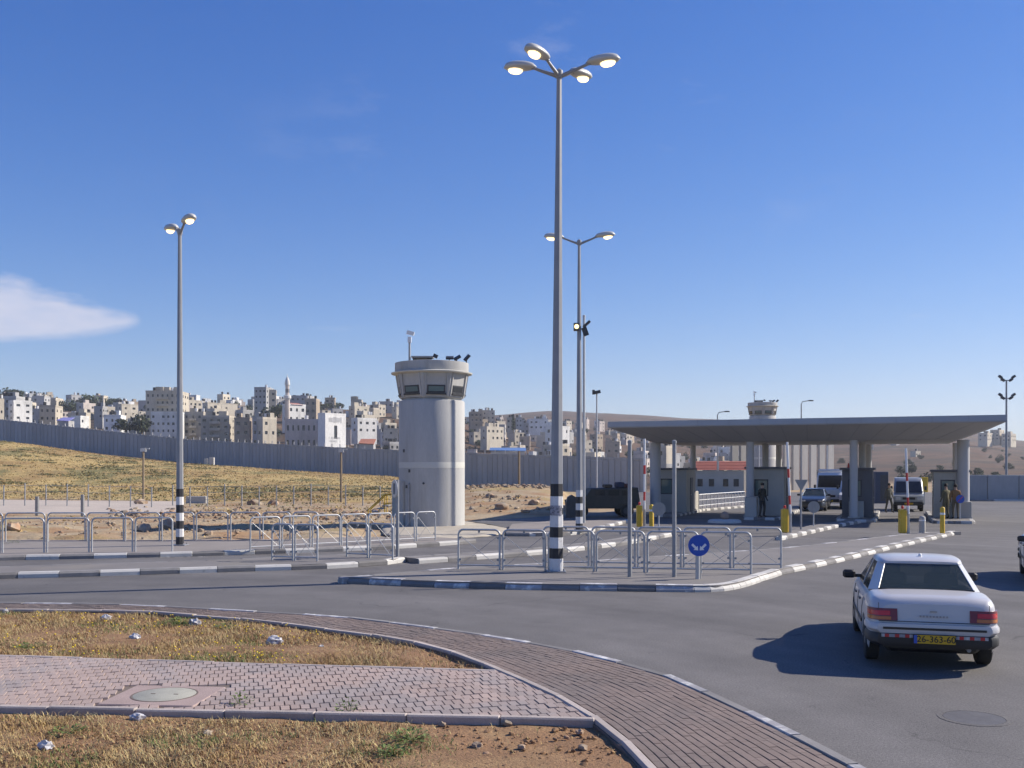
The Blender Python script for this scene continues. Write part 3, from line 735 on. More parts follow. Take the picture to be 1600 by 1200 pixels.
for px, py, r_, l_ in ((792, 1130, .055, 'brown stone against the footpath edging at its right end'), (910, 1168, .045, 'brown stone nearest the curved pavement edge'), (906, 1144, .04, 'pale stone left of the curved edging'), (815, 1167, .035, 'flat bluish stone in the bare brown soil'),
                       (745, 1165, .05, 'rounded stone beside the dry grass on the bare soil'), (325, 1146, .05, 'reddish stone below the weed on the footpath edge'), (690, 1132, .04, 'small stone below the footpath left of the bare soil'), (760, 1178, .03, 'tiny pale stone low in the bare soil'), (885, 1152, .022, 'tiny stone between two larger ones in bare soil'),
                       (141, 1082, .02, 'tiny orange stone lying on the footpath left of the manhole'), (745, 1010, .05, 'stone at the pointed end of the flowery strip')):
    stone(px, py, r_, l_)
# ------------------------------------------------------------------ street lamps
def lamp_head(parent, tip, d, s=1.0, lit=True):
    """egg-shaped lantern whose inner end sits at tip and points along d; returns nothing"""
    d = Vector((d[0], d[1], 0)).normalized(); side = Vector((-d.y, d.x, 0)); c_ = Vector(tip) + d * .40 * s + Vector((0, 0, .06 * s))
    up = Vector((0, 0, 1)); shell = MB(); rings = []; n = 16
    for k in range(11):
        u = -1 + 2 * k / 10; w_ = math.sqrt(max(0, 1 - abs(u) ** 2.3)) * (.92 + .1 * u); ring = []
        for j in range(n):
            a = 2 * math.pi * j / n; zz = math.sin(a); z_ = .19 * zz if zz > 0 else .085 * zz
            ring.append(c_ + d * u * .48 * s + side * math.cos(a) * .235 * max(w_, .02) * s + up * (z_ * max(w_, .02) + .03 * u) * s)
        rings.append(ring)
    shell.loft(rings); h = shell.build('lantern', M['lamp_shell'], parent, 60)
    lens = MB(); rings = []
    for k in range(6):
        f_ = [.86, .84, .78, .6, .34, .02][k]; zz = [0.0, -.03, -.07, -.11, -.13, -.14][k]
        rings.append([c_ + d * (.13 + .25 * f_ * math.cos(2 * math.pi * j / 18)) * s + side * .165 * f_ * math.sin(2 * math.pi * j / 18) * s + up * (-.035 + zz + .014 * math.cos(2 * math.pi * j / 18)) * s for j in range(18)])
    lens.loft(rings); lens.build('lens', M['lamp_lens'] if lit else M['lamp_shell'], h, 60)
    m_ = MB(); m_.cyl(Vector(tip) - d * .05 * s, Vector(tip) + d * .07 * s + up * .02, .05 * s, .05 * s, 10); m_.build('collar', M['pole'], h, 40)
def street_lamp(px, py, height, r0, r1, heads, label, bands, z=.14, tilt=0.0, al=1.1, group='lit street lamps'):
    g = G(px, py, z); t = thing('street_lamp', label, 'street lamp', g, 0, group); t.rotation_euler = (0, tilt, 0)
    MB().cyl((0, 0, 0), (0, 0, height), r0, r1, 8, spin=R(14)).build('pole', M['pole'], t)
    b = MB(); b.bbox((0, 0, .012), (.46, .46, .03), .008); b.build('base_plate', M['galv_dull'], t)
    for k, (x, y) in enumerate(((.17, .17), (-.17, .17), (.17, -.17), (-.17, -.17))):
        MB().cyl((x, y, .02), (x, y, .075), .018, .018, 6).build('bolt', M['galv_dull'], t)
    z0 = 0.02
    for i, (bh, key) in enumerate(bands):
        rr = lambda zz: r0 + (r1 - r0) * zz / height + .004
        MB().cyl((0, 0, z0), (0, 0, z0 + bh), rr(z0), rr(z0 + bh), 8, spin=R(14)).build('painted_band', M[key], t); z0 += bh
    MB().lathe([(r1 + .012, height - .10), (r1 + .03, height - .02), (r1 + .03, height + .08), (.02, height + .14)], 12).build('cap', M['pole'], t, 40)
    for dx_, dy_ in heads:
        d = Vector((dx_, dy_, 0)); ln = d.length; d.normalize()
        pts = [Vector((0, 0, height - .06)) + d * .03, Vector((0, 0, height)) + d * ln * .22, Vector((0, 0, height + .10)) + d * ln * .6, Vector((0, 0, height + .21)) + d * ln * .98]
        arm = MB().tube(pts, [.05, .048, .04, .035], 8).build('arm', M['pole'], t, 50)
        lamp_head(t, pts[-1], d, .88)
    return t
BW = lambda n, h, top: [(h, ('white_paint', 'black_paint')[i % 2]) for i in range(n)]
bands_main = [(.30, 'white_paint'), (.25, 'black_paint'), (.26, 'white_paint'), (.25, 'black_paint'), (.30, 'white_paint'), (.16, 'black_paint'), (.28, 'white_paint'), (.30, 'black_paint')]
main = street_lamp(869, 893, 12.02, .172, .062, [(-.62, .17), (.71, -.12), (-.31, -.34), (.34, .42)], 'tallest street lamp with four lit heads beside the blue round sign', bands_main, tilt=R(.35))
# torn poster pasted round the main lamp's foot
ps = MB(); rings = []
for zz in (1.36, 1.60):
    rings.append([(.163 * math.cos(a), .163 * math.sin(a), zz) for a in [R(200 + 12 * k) for k in range(11)]])
ps.loft(rings, close=False, caps=False)
ps.build('pasted_poster', mat('poster', (.34, .33, .36), .8, .3, 9, 40, .2, col2=(.10, .10, .12), c2scale=14, c2lo=.5, c2hi=.6, space='object'), main)
street_lamp(281, 852, 10.2, .125, .06, [(.25, -.31), (-.25, .31)], 'street lamp with two lit heads on the left pavement', [(.26, ('black_paint', 'white_paint')[i % 2]) for i in range(7)])
sl2 = street_lamp(905, 829, 11.65, .15, .06, [(-.68, .08), (.70, -.08)], 'street lamp with two lit heads standing behind the four-headed one', [(.27, ('black_paint', 'white_paint')[i % 2]) for i in range(6)])
# floodlights strapped to that lamp's mast
MB().box((-.12, -.1, 8.22), (.22, .26, .30)).build('floodlight', M['dark_metal'], sl2)
MB().cyl((-.12, -.24, 8.22), (-.12, -.27, 8.22), .09, .09, 14).build('floodlight_lens', M['lamp_lens'], sl2)
fm = MB(); fm.box((.30, 0, 8.35), (.34, .3, .10), mat=Matrix.Rotation(R(-42), 3, 'Y')); fm.box((.24, 0, 8.05), (.2, .2, .34), mat=Matrix.Rotation(R(-20), 3, 'Y')); fm.cyl((0, 0, 8.16), (.3, 0, 8.16), .025, .025, 6)
fm.build('camera_bracket', M['dark_metal'], sl2)
# thin mast beside it and other poles
def pole(name, px, py, h, r_, label, cat, m_='galv_dull', z=.14, cap=True, group=None, Y=None, n=8):
    g = G(px, py, z) if Y is None else Vector(((px - CX) * Y / F, Y, z))
    t = thing(name, label, cat, g, 0, group); MB().cyl((0, 0, -.05), (0, 0, h), r_, r_ * .93, n).build('shaft', M[m_], t, 50)
    if cap: MB().lathe([(r_ * 1.08, h - .05), (r_ * 1.08, h + .005), (r_ * .3, h + .03)], 10).build('cap', M[m_], t, 40)
    return t
t = pole('mast', 912.5, 817, 9.6, .065, 'thin pale mast standing close beside the far two-headed lamp', 'mast', 'galv')
t = pole('floodlight_mast', 932.5, 762, 10.2, .075, 'slim mast with a dark floodlight on top beside the perimeter wall', 'mast', 'galv', z=-.6, Y=92)
m_ = MB(); m_.box((.05, -.1, 10.3), (.55, .4, .28), mat=Matrix.Rotation(R(-12), 3, 'Y')); m_.box((-.3, 0, 10.3), (.22, .3, .42)); m_.build('floodlight', M['dark_metal'], t)
pole('sign_post', 984, 901, 3.12, .05, 'bare grey steel post left of the blue round sign', 'post')
pole('sign_post', 1053.5, 901, 3.12, .05, 'bare grey steel post just left of and taller than the blue sign', 'post')

# ------------------------------------------------------------------ tube railings
def rail_mesh(w_=1.07, h=.95, brace=True):
    r_ = .026; c_ = .13; pth = [(-w_ / 2, 0, -.04)]
    for k in range(7):
        a = math.pi - k / 6 * math.pi / 2; pth.append((-w_ / 2 + c_ + c_ * math.cos(a), 0, h - c_ + c_ * math.sin(a)))
    for k in range(7):
        a = math.pi / 2 - k / 6 * math.pi / 2; pth.append((w_ / 2 - c_ + c_ * math.cos(a), 0, h - c_ + c_ * math.sin(a)))
    pth.append((w_ / 2, 0, -.04))
    fr_ = MB().tube(pth, r_, 8).mesh('hoop', M['galv'], 60)
    lo = MB().cyl((-w_ / 2 + .02, 0, .10), (w_ / 2 - .02, 0, .10), .02, .02, 8).mesh('lower_rail', M['galv'], 60)
    br1 = MB().cyl((-w_ / 2 + .06, -.014, h - .16), (w_ / 2 - .10, -.014, .13), .008, .008, 6).mesh('brace', M['galv'])
    br2 = MB().cyl((w_ / 2 - .06, .014, h - .16), (-w_ / 2 + .10, .014, .13), .005, .005, 6).mesh('brace', M['galv_dull'])
    return fr_, lo, br1, br2
RM = {}; LUG = MB().box((0, 0, 0), (.05, .03, .05)).mesh('lug', M['galv_dull'])
def rail_row(pairs, yb, z, where, group, brace=True, h=.95):
    """pairs: photo columns (left, right) of each hoop; yb: photo rows of the foot at the left and right end of the row"""
    x0, x1 = pairs[0][0], pairs[-1][1]
    for i, (a, b) in enumerate(pairs):
        fa_ = lambda x: yb[0] + (yb[1] - yb[0]) * (x - x0) / (x1 - x0)
        p, q = G(a, fa_(a), z), G(b, fa_(b), z); d = q - p; w_ = round(d.length - .045, 2)
        key = (w_, h)
        if key not in RM: RM[key] = rail_mesh(w_, h)
        g = (p + q) / 2
        lab = f'{ORD[i]} hoop railing from the left {where}' if len(pairs) > 1 else f'single hoop railing {where}'
        t = thing('railing', lab, 'railing', (g.x, g.y, z), math.atan2(d.y, d.x), group)
        t.rotation_euler = (random.uniform(-.012, .012), random.uniform(-.008, .008), math.atan2(d.y, d.x) + random.uniform(-.01, .01))
        ms = RM[key]
        for nm, me in zip(('hoop', 'lower_rail', 'brace', 'brace'), ms):
            if nm in ('brace', 'lug') and not brace: continue
            if nm == 'lower_rail' and not brace: continue
            link(nm, me, t)
        if brace:
            for x, zz in ((-w_ / 2 + .045, h - .2), (-w_ / 2 + .045, .24), (w_ / 2 - .045, h - .2), (w_ / 2 - .045, .24), (0, h - .05)): link('lug', LUG, t, (x, 0, zz))
ZI = .136
rail_row([(-64, 1), (3, 70), (72.5, 140), (142.5, 208), (210, 270.5)], (864.5, 861.5), ZI, 'in the front row left of the striped lamp', 'railings on the left pavement', False, 1.02)
rail_row([(-52, 5), (8, 71), (74, 134), (135.5, 194), (195, 250), (252.5, 304), (306, 357), (359.5, 407), (410, 454), (457, 498)], (846.5, 844), ZI, 'in the back row of the left pavement', 'railings on the left pavement', False, .98)
rail_row([(390, 438), (440, 485.5), (487.5, 532), (533, 573.5), (575, 612.5), (615, 648.5), (650, 681)], (860, 844), ZI, 'in the front row leading to the watchtower', 'railings on the left pavement', True, 1.0)
rail_row([(424, 458.5), (460, 497)], (875, 877), ZI, 'of the dark pair on the narrow median', 'railings on the narrow median', True, .98)
rail_row([(541, 575.5), (577, 615)], (870, 873.5), ZI, 'left of the post on the narrow median', 'railings on the narrow median', True, .96)
rail_row([(715, 782), (784.5, 853.5), (856, 929), (931, 1008), (1010.5, 1092), (1094, 1175)], (889, 897), ZI, 'in the front row of the lamp island', 'railings on the lamp island', True, .98)
rail_row([(848, 921), (923, 993), (995.5, 1065), (1067, 1142.5), (1145, 1222)], (884, 888), ZI, 'in the back row of the lamp island', 'railings on the lamp island', True, 1.0)

# ------------------------------------------------------------------ signs
g = G(1092, 905, ZI); t = thing('direction_sign', 'blue round sign with two white arrows pointing down both sides', 'road sign', g)
MB().cyl((-.02, .05, -.05), (-.02, .05, .82), .05, .05, 12).build('post', M['galv'], t, 50)
MB().cyl((.035, .10, -.05), (.035, .10, .80), .035, .035, 12).build('post', M['galv_dull'], t, 50)
zc = .76; MB().cyl((0, .012, zc), (0, -.004, zc), .236, .236, 40).build('disc', M['blue_sign'], t)
rim = MB(); rim.lathe([(.226, -.006), (.226, .006), (.240, .010), (.240, -.010)], 40, (0, 0, zc), Matrix.Rotation(R(90), 3, 'X')); rim.build('rim', M['blue_sign'], t, 30)
for s in (-1, 1):
    ar = MB(); c_ = Vector((s * .088, 0, zc - .04)); M3 = Matrix.Rotation(s * R(45), 3, 'Y')
    out = [(-.026, .095), (.026, .095), (.026, -.02), (.066, -.02), (0, -.10), (-.066, -.02), (-.026, -.02)]
    vv_ = [c_ + M3 @ Vector((x, 0, z)) for x, z in out]
    ar.loft([[v + Vector((0, -.0105, 0)) for v in vv_], [v + Vector((0, -.0045, 0)) for v in vv_]]); ar.build('arrow', M['sign_white'], t)
def disc_sign(px, py, h, r_, label, m_='sign_back', pr=.03, z=.0):
    g = G(px, py, z); t = thing('round_sign', label, 'road sign', g)
    MB().cyl((0, .03, -.05), (0, .03, h), pr, pr, 8).build('post', M['galv'], t, 50)
    MB().cyl((0, .01, h - r_ + .04), (0, -.01, h - r_ + .04), r_, r_, 28).build('disc', M[m_], t); MB().box((0, -.016, h - r_ + .04), (.05, .012, .25)).build('bracket', M['galv_dull'], t)
disc_sign(1029.5, 830, 1.12, .27, 'grey back of a round sign beside the left yellow bollards', z=.14)
disc_sign(1271.5, 822, 1.05, .26, 'grey back of a round sign beside the middle barrier', z=.14)
# post with a small sign seen edge-on, on the narrow median
g = G(621, 870, ZI); t = thing('sign_post', 'grey post carrying a sign seen edge-on in front of the watchtower', 'road sign', g)
MB().cyl((0, 0, -.05), (0, 0, 2.18), .05, .048, 10).build('post', M['galv_dull'], t, 50)
MB().cyl((-.09, -.01, 1.93), (-.07, .0, 1.93), .25, .25, 24).build('disc', M['galv'], t); MB().box((-.05, 0, 1.93), (.12, .06, .3)).build('bracket', M['dark_metal'], t)
# post with the back of a triangular sign near the middle booth
g = G(1251.5, 827, .14); t = thing('give_way_sign', 'thin post with the back of a triangular sign by the middle lane', 'road sign', g)
MB().cyl((0, 0, -.05), (0, 0, 1.98), .04, .04, 8).build('post', M['galv_dull'], t, 50)
m_ = MB(); m_.loft([[(-.27, y, 2.05), (.27, y, 2.05), (.03, y, 1.62), (-.03, y, 1.62)] for y in (-.055, -.04)]); m_.build('plate', M['sign_back'], t)

# ------------------------------------------------------------------ watchtower
def watchtower(label, loc, shaft_h, full=True, group='concrete watchtowers'):
    t = thing('watchtower', label, 'watchtower', loc, 0, group); RT = 1.5; n = 48
    zj = shaft_h * .47
    MB().lathe([(RT, -.3), (RT, zj - .02), (RT - .012, zj - .015)], n).build('lower_shaft', M['tower'], t, 40)
    MB().lathe([(RT - .012, zj - .02), (RT + .002, zj - .01), (RT + .002, zj + .24), (RT, zj + .25)], n).build('joint_band', M['tower_band'], t, 40)
    MB().lathe([(RT, zj + .25), (RT, shaft_h - .06), (RT - .03, shaft_h)], n).build('upper_shaft', M['tower'], t, 40)
    zc0, zc1 = shaft_h, shaft_h + 1.22; ns = 8; r0, r1 = 1.50, 1.70
    cabin = MB().lathe([(r0 - .10, zc0), (r0 - .10, zc0 + .08), (r0, zc0 + .12), (r1, zc1)], ns, M=Matrix.Rotation(R(22.5 + 12), 3, 'Z')).build('cabin', M['tower'], t)
    for k in range(ns):
        a0 = R(12 + 45 * k); nrm = Vector((math.cos(a0), math.sin(a0), 0)); tg_ = Vector((-nrm.y, nrm.x, 0))
        def on(u, z, off=0.0):
            f_ = (z - zc0 - .12) / (zc1 - zc0 - .12); ap = (r0 + (r1 - r0) * f_) * math.cos(R(22.5)); return nrm * (ap + off) + tg_ * u + Vector((0, 0, z))
        def plate(us, z0, z1, o0, o1, name, m2, par):
            q = lambda o_: [on(us[0], z0, o_), on(us[1], z0, o_), on(us[1], z1, o_), on(us[0], z1, o_)]
            return MB().loft([q(o0), q(o1)]).build(name, m2, par)
        w = plate((-.40, .40), zc0 + .30, zc0 + .64, -.03, .018, 'window_frame', M['dark_metal'], t)
        plate((-.34, .34), zc0 + .36, zc0 + .58, .012, .026, 'pane', M['window_green'] if k in (5, 6) else M['window_dark'], w)
        plate((-.52, -.46), zc0 + .16, zc1 - .05, -.01, .05, 'rib', M['tower'], t)
        plate((.46, .52), zc0 + .16, zc1 - .05, -.01, .05, 'rib', M['tower'], t)
        plate((-.44, .44), zc0 + .22, zc0 + .285, .0, .09, 'sill', M['dark_metal'], t)
    MB().lathe([(1.64, zc1 - .03), (1.84, zc1), (1.86, zc1 + .05), (1.66, zc1 + .10)], n).build('roof_slab', M['tower_band'], t, 35)
    MB().lathe([(1.66, zc1 + .08), (1.68, zc1 + .12), (1.68, zc1 + .50), (1.56, zc1 + .52), (1.54, zc1 + .2)], n).build('parapet', M['tower'], t, 35)
    zr = zc1 + .45
    m_ = MB(); m_.cyl((-1.0, -.2, zc1), (-1.0, -.2, zr + 1.25), .055, .045, 8); m_.build('camera_mast', M['galv_dull'], t, 50)
    h = MB(); h.box((-1.0, -.2, zr + 1.12), (.16, .16, .26)); h.box((-.95, -.26, zr + 1.42), (.34, .16, .16), mat=Matrix.Rotation(R(14), 3, 'Y')); h.build('camera', M['sign_white'], t)
    b = MB(); b.box((-.42, 0, zr + .34), (.98, .7, .07)); b.build('hatch_cover', M['galv_dull'], t)
    for x in (-.8, -.05): MB().box((x, 0, zr + .15), (.09, .5, .34)).build('hatch_leg', M['dark_metal'], t)
    MB().box((-.42, 0, zr + .12), (.62, .5, .26)).build('hatch', M['dark_metal'], t)
    MB().box((.18, -.2, zr + .38), (.2, .2, .16), mat=Matrix.Rotation(R(25), 3, 'Y')).build('roof_camera', M['dark_metal'], t)
    for x, tl in ((.84, 0), (1.18, -30), (1.62, -48)):
        m_ = MB(); m_.box((x, -.4, zr + .28), (.34, .28, .10), mat=Matrix.Rotation(R(tl), 3, 'Y') @ Matrix.Rotation(R(20), 3, 'X')); m_.cyl((x - .02, -.4, zr), (x - .02, -.4, zr + .26), .025, .025, 6); m_.build('floodlight', M['dark_metal'], t)
    if full:
        for z, a in ((3.45, 218), (1.85, 226), (2.02, 212), (1.55, 209), (2.55, 233)):
            p = Vector((1.505 * math.cos(R(a)), 1.505 * math.sin(R(a)), z)); MB().box(p, (.10, .03, .14), R(a) + R(90)).build('fitting', M['dark_metal'], t)
        MB().cyl((-.25, -1.53, 2.0), (-.25, -1.47, 2.0), .05, .05, 12).build('port', M['dark_metal'], t)
        MB().cyl((-.93, -1.235, -.1), (-.93, -1.235, 2.0), .045, .045, 8).build('conduit', M['galv_dull'], t)
        a = R(204); MB().box((1.49 * math.cos(a), 1.49 * math.sin(a), 1.1), (.9, .08, 2.0), a + R(90)).build('door', mat('tower_door', (.40, .39, .36), .7, .1, 3), t)
    return t
TW = Vector((-3.66, 45.9, .0))
watchtower('tall round concrete watchtower with slanted window cabin behind the railings', TW, 5.72)
# rough sandy pad round its foot
mb = MB(); pad = pxc([(640, 846), (700, 842), (760, 838.5), (792, 833), (788, 826), (740, 818), (700, 812), (640, 812), (600, 822), (600, 838)], 0, 6)
cx_ = sum(p.x for p in pad) / len(pad); cy_ = sum(p.y for p in pad) / len(pad); rings = []
for s, z in ((1.0, .0), (.985, .04), (.94, .07), (.8, .08), (.4, .09)):
    rings.append([(cx_ + (p.x - cx_) * s + .12 * noise.noise(Vector((i * .8, s * 3, 0))), cy_ + (p.y - cy_) * s + .12 * noise.noise(Vector((i * .8, s * 3, 5))), z + .025 * noise.noise(Vector((i * 1.3, s * 9, 1)))) for i, p in enumerate(pad[:-1])])
mb.loft(rings); struct(mb.build('tower_pad', mat('sandy_concrete', (.43, .38, .30), .95, .18, 1.5, 25, .15, .8, 14), smooth=180))
# yellow stair rail at the tower's door
t = thing('stair_rail', 'yellow steel stair rail left of the watchtower', 'stair rail', A(595, 806, 47.5))
bl = A(572, 806, 47.5); o_ = A(595, 806, 47.5)
for y in (0, .9):
    m_ = MB(); q = lambda px, py: A(px, py, 47.5) - o_ + Vector((0, y, 0))
    m_.tube([q(575, 804), q(575, 797), q(601, 773), q(626, 772), q(626, 804)], .028, 6); m_.tube([q(587, 803), q(601, 787), q(626, 786)], .02, 6); m_.tube([q(601, 773), q(601, 803)], .024, 6); m_.build('handrail', M['yellow'], t, 50)
m_ = MB()
for k in range(4): m_.box(q(578 + 8 * k, 804 - 4.5 * k) - Vector((0, .45, 0)), (.3, .95, .05))
m_.build('tread', M['galv_dull'], t)
g = A(632, 806, 47.2); tag(MB().bbox((0, 0, .68), (.62, .5, 1.4), .02).build('concrete_block', M['tower_band'], loc=(g.x - .25, g.y, g.z)), 'upright pale concrete block at the left foot of the watchtower', 'block')

# ------------------------------------------------------------------ canopy and booths
ca = thing('checkpoint_canopy', 'wide grey flat canopy with outward sloping soffit over the checkpoint booths', 'canopy', (C0.x, C0.y, 0), math.atan2(CU.y, CU.x))
LU, LV, ZT, ZB = 19.25, 13.0, 5.18, 4.10
rg = lambda a, z, l_=0: [(a + l_, a, z), (LU - a - l_, a, z), (LU - a - l_, LV - a, z), (a + l_, LV - a, z)]
MB().loft([rg(2.0, ZB), rg(.06, ZT - .34)]).build('soffit', M['canopy'], ca)
MB().loft([rg(.0, ZT - .337), rg(-.02, ZT - .27), rg(.0, ZT)]).build('fascia', M['canopy_edge'], ca)
nseam = 15
for k in range(1, nseam):
    u0 = 2.0 + (LU - 4.0) * k / nseam; u1 = .06 + (LU - .12) * k / nseam
    MB().loft([[(u0 - .012, 1.99, ZB - .004), (u0 + .012, 1.99, ZB - .004), (u1 + .012, .052, ZT - .345), (u1 - .012, .052, ZT - .345)], [(u0 - .012, 2.0, ZB + .01), (u0 + .012, 2.0, ZB + .01), (u1 + .012, .066, ZT - .33), (u1 - .012, .066, ZT - .33)]]).build('soffit_seam', M['canopy_edge'], ca)
for k in range(1, 12): MB().box((LU * k / 12, -.024, ZT - .17), (.018, .012, .30)).build('fascia_joint', M['galv_dull'], ca)
def canopy_pillar(px, Y, r_, m2='canopy'):
    w_ = Vector(((px - CX) * Y / F, Y)) - C0; u, v = w_.dot(CU), w_.dot(CV)
    MB().cyl((u, v, .10), (u, v, ZB + .02), r_, r_, 16).build('pillar', M[m2], ca, 50); MB().bbox((u, v, .16), (r_ * 2.8, r_ * 2.8, .10), .015).build('pillar_base', M['concrete'], ca)
for px, Y, r_ in ((1024, 56.2, .30), (1083, 62, .17), (1172, 53.5, .21), (1196, 58, .18), (1217, 62, .18), (1334, 51.5, .20), (1347, 56, .18), (1357, 60, .18), (1505, 51.3, .30), (1493, 57, .15)): canopy_pillar(px, Y, r_)
def booth(u, v, w_, d_, h, label, m2='booth', roof=.12, front_win=(.35, .40), desk=True):
    p = cuv(u, v); t = thing('booth', label, 'booth', (p.x, p.y, ZI), math.atan2(CU.y, CU.x), 'checkpoint booths')
    # walls with a real window opening towards the road
    m_ = MB(); x0, x1 = -w_ / 2, w_ / 2; wx0, wx1 = x0 + w_ * front_win[0] - .3 * w_ * .5, x0 + w_ * front_win[0] + .45; wz0, wz1 = 1.05, 1.95
    for c_, s in (((x0 + (wx0 - x0) / 2, .05, h / 2), (wx0 - x0, .10, h)), (((wx1 + x1) / 2, .05, h / 2), (x1 - wx1, .10, h)), (((wx0 + wx1) / 2, .05, wz0 / 2), (wx1 - wx0 - .004, .10, wz0)), (((wx0 + wx1) / 2, .05, (wz1 + h) / 2), (wx1 - wx0 - .004, .10, h - wz1)),
                 ((x0 + .05, d_ / 2, h / 2), (.10, d_ - .204, h)), ((x1 - .05, d_ / 2, h / 2), (.10, d_ - .204, h)), ((0, d_ - .05, h / 2), (w_, .10, h))): m_.box(c_, s)
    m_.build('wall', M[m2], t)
    MB().bbox((0, d_ / 2, h + roof / 2 + .002), (w_ + .24, d_ + .3, roof), .02).build('roof', M['booth_dark'], t)
    wf = MB(); cx2, cz2, ww, hh = (wx0 + wx1) / 2, (wz0 + wz1) / 2, wx1 - wx0, wz1 - wz0
    for c_, s in (((cx2, .03, wz0 + .03), (ww, .05, .06)), ((cx2, .03, wz1 - .03), (ww, .05, .06)), ((wx0 + .03, .03, cz2), (.06, .05, hh - .12)), ((wx1 - .03, .03, cz2), (.06, .05, hh - .12))): wf.box(c_, s)
    wn2 = wf.build('window_frame', M['dark_metal'], t); MB().box((cx2, .05, cz2), (ww - .12, .012, hh - .12)).build('pane', M['window_green'], wn2)
    dr = MB().box((x1 + .012, d_ * .62, 1.0), (.03, .8, 2.0)).build('door', M['booth_dark'], t); MB().box((x1 + .035, d_ * .62 - .3, 1.0), (.03, .12, .03)).build('handle', M['galv'], dr)
    MB().box((x0 - .012, d_ * .5, 1.5), (.03, 1.0, .8)).build('side_window', M['window_dark'], t)
    return t
booth(2.2, 5.4, 1.9, 2.6, 2.45, 'grey booth under the far end of the canopy next to the dark jeep', 'booth')
booth(7.86, 3.2, 1.95, 2.6, 2.5, 'booth with a lit green window behind the raised middle barrier', 'booth')
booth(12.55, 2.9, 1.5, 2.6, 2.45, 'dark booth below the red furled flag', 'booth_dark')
booth(17.05, 4.0, 1.6, 2.6, 2.35, 'beige booth at the sunlit end of the canopy', 'booth')
def block(px, py, w_, d_, h, label, m2='concrete', z=ZI, cat='block', rz=None, name='concrete_block'):
    g = G(px, py, z); o = MB().bbox((0, 0, h / 2), (w_, d_, h), .025).build(name, M[m2], loc=(g.x, g.y, z - .01)); o.rotation_euler = (0, 0, math.atan2(CU.y, CU.x) if rz is None else rz); tag(o, label, cat); return o
block(1174, 807.5, .62, .5, 1.05, 'grey concrete block in front of the booth with the green window')
block(1338, 808.5, .72, .5, .85, 'concrete block in front of the dark booth')
block(1502, 809.5, .95, .6, .85, 'concrete block under the sunlit canopy corner beside the blue sign')
block(1083, 796, .5, .9, 1.15, 'beige concrete pillar block at the start of the pale fence', 'booth')
# ------------------------------------------------------------------ barriers, bollards, small signs
def bollard(px, py, h, r_, label, m2='yellow', lean=0.0, z=.14):
    g = G(px, py, z); t = thing('bollard', label, 'bollard', g); t.rotation_euler = (0, lean, 0)
    MB().lathe([(r_, -.04), (r_, h - r_ * .6), (r_ * .75, h - r_ * .15), (r_ * .2, h)], 14).build('shaft', M[m2], t, 50)
    MB().lathe([(r_ + .006, h * .70), (r_ + .006, h * .78)], 14).build('reflective_band', M['sign_white'], t, 50)
bollard(1018, 824, .98, .10, 'upright yellow bollard right of the left barrier')
bollard(1441, 832.5, .66, .12, 'short pale green-grey bollard between two yellow ones', 'concrete')
bollard(1472.5, 833, 1.02, .09, 'slim yellow bollard at the right end of the striped kerb')
def barrier(px, py, arm_h, label, lean, z=.14):
    g = G(px, py, z); t = thing('barrier', label, 'barrier', g, 0, 'raised boom barriers')
    MB().bbox((0, 0, .46), (.24, .30, .92), .03).build('cabinet', M['yellow'], t); MB().bbox((.22, .02, .50), (.10, .12, 1.05), .01).build('arm_bracket', M['galv'], t)
    MB().lathe([(.055, .95), (.055, 1.04), (.02, 1.07)], 10).build('beacon', M['red'], t, 40)
    n_ = 8; d = Vector((math.sin(lean), 0, math.cos(lean))); p0 = Vector((.20, -.08, .75))
    for k in range(n_):
        a, b = p0 + d * arm_h * k / n_, p0 + d * arm_h * (k + 1) / n_
        MB().cyl(a, b, .045, .045, 8).build('arm_segment', M['red'] if k in (1, 4) else M['sign_white'], t, 50)
barrier(999, 823, 3.05, 'raised red and white barrier with yellow cabinet on the left lane', R(.3))
barrier(1226, 832, 2.8, 'raised red and white barrier leaning slightly with yellow cabinet in the middle', R(-2.6))
barrier(1410, 833, 2.55, 'raised red and white barrier with yellow cabinet before the silver van', R(-2.2))
# round stone bollard on a low mound
g = G(1132, 816.5, 0); t = thing('stone_ball', 'brown stone ball on a low round kerbed mound in the entry lane', 'bollard', g)
MB().lathe([(.82, -.02), (.80, .10), (.70, .15), (.05, .17)], 28).build('mound', M['kerb_white'], t, 40)
MB().lathe([(.02, .14), (.17, .18), (.215, .30), (.20, .42), (.12, .52), (.01, .55)], 18, (.02, 0, 0)).build('ball', mat('brown_stone', (.34, .24, .18), .9, .15, 3), t, 60)
for px, py, h, r_, l_ in ((1500.5, 808, 1.10, .21, 'small blue round no-parking sign by the sunlit canopy corner'), (1498, 806, 2.0, .18, 'faint round sign above the blue one on the sunlit pillar')):
    g = G(px, py, .14) + Vector((0, -2.1, 0)); g.x = (px - CX) * g.y / F; t = thing('round_sign', l_, 'road sign', g)
    MB().cyl((0, .04, -.05), (0, .04, h), .03, .03, 8).build('post', M['galv'], t, 50); MB().cyl((0, .02, h - .1), (0, 0, h - .1), r_, r_, 26).build('disc', M['blue_sign'], t)
    MB().box((0, -.004, h - .1), (.03, .008, r_ * 1.7), mat=Matrix.Rotation(R(45), 3, 'Y')).build('bar', M['red'], t)
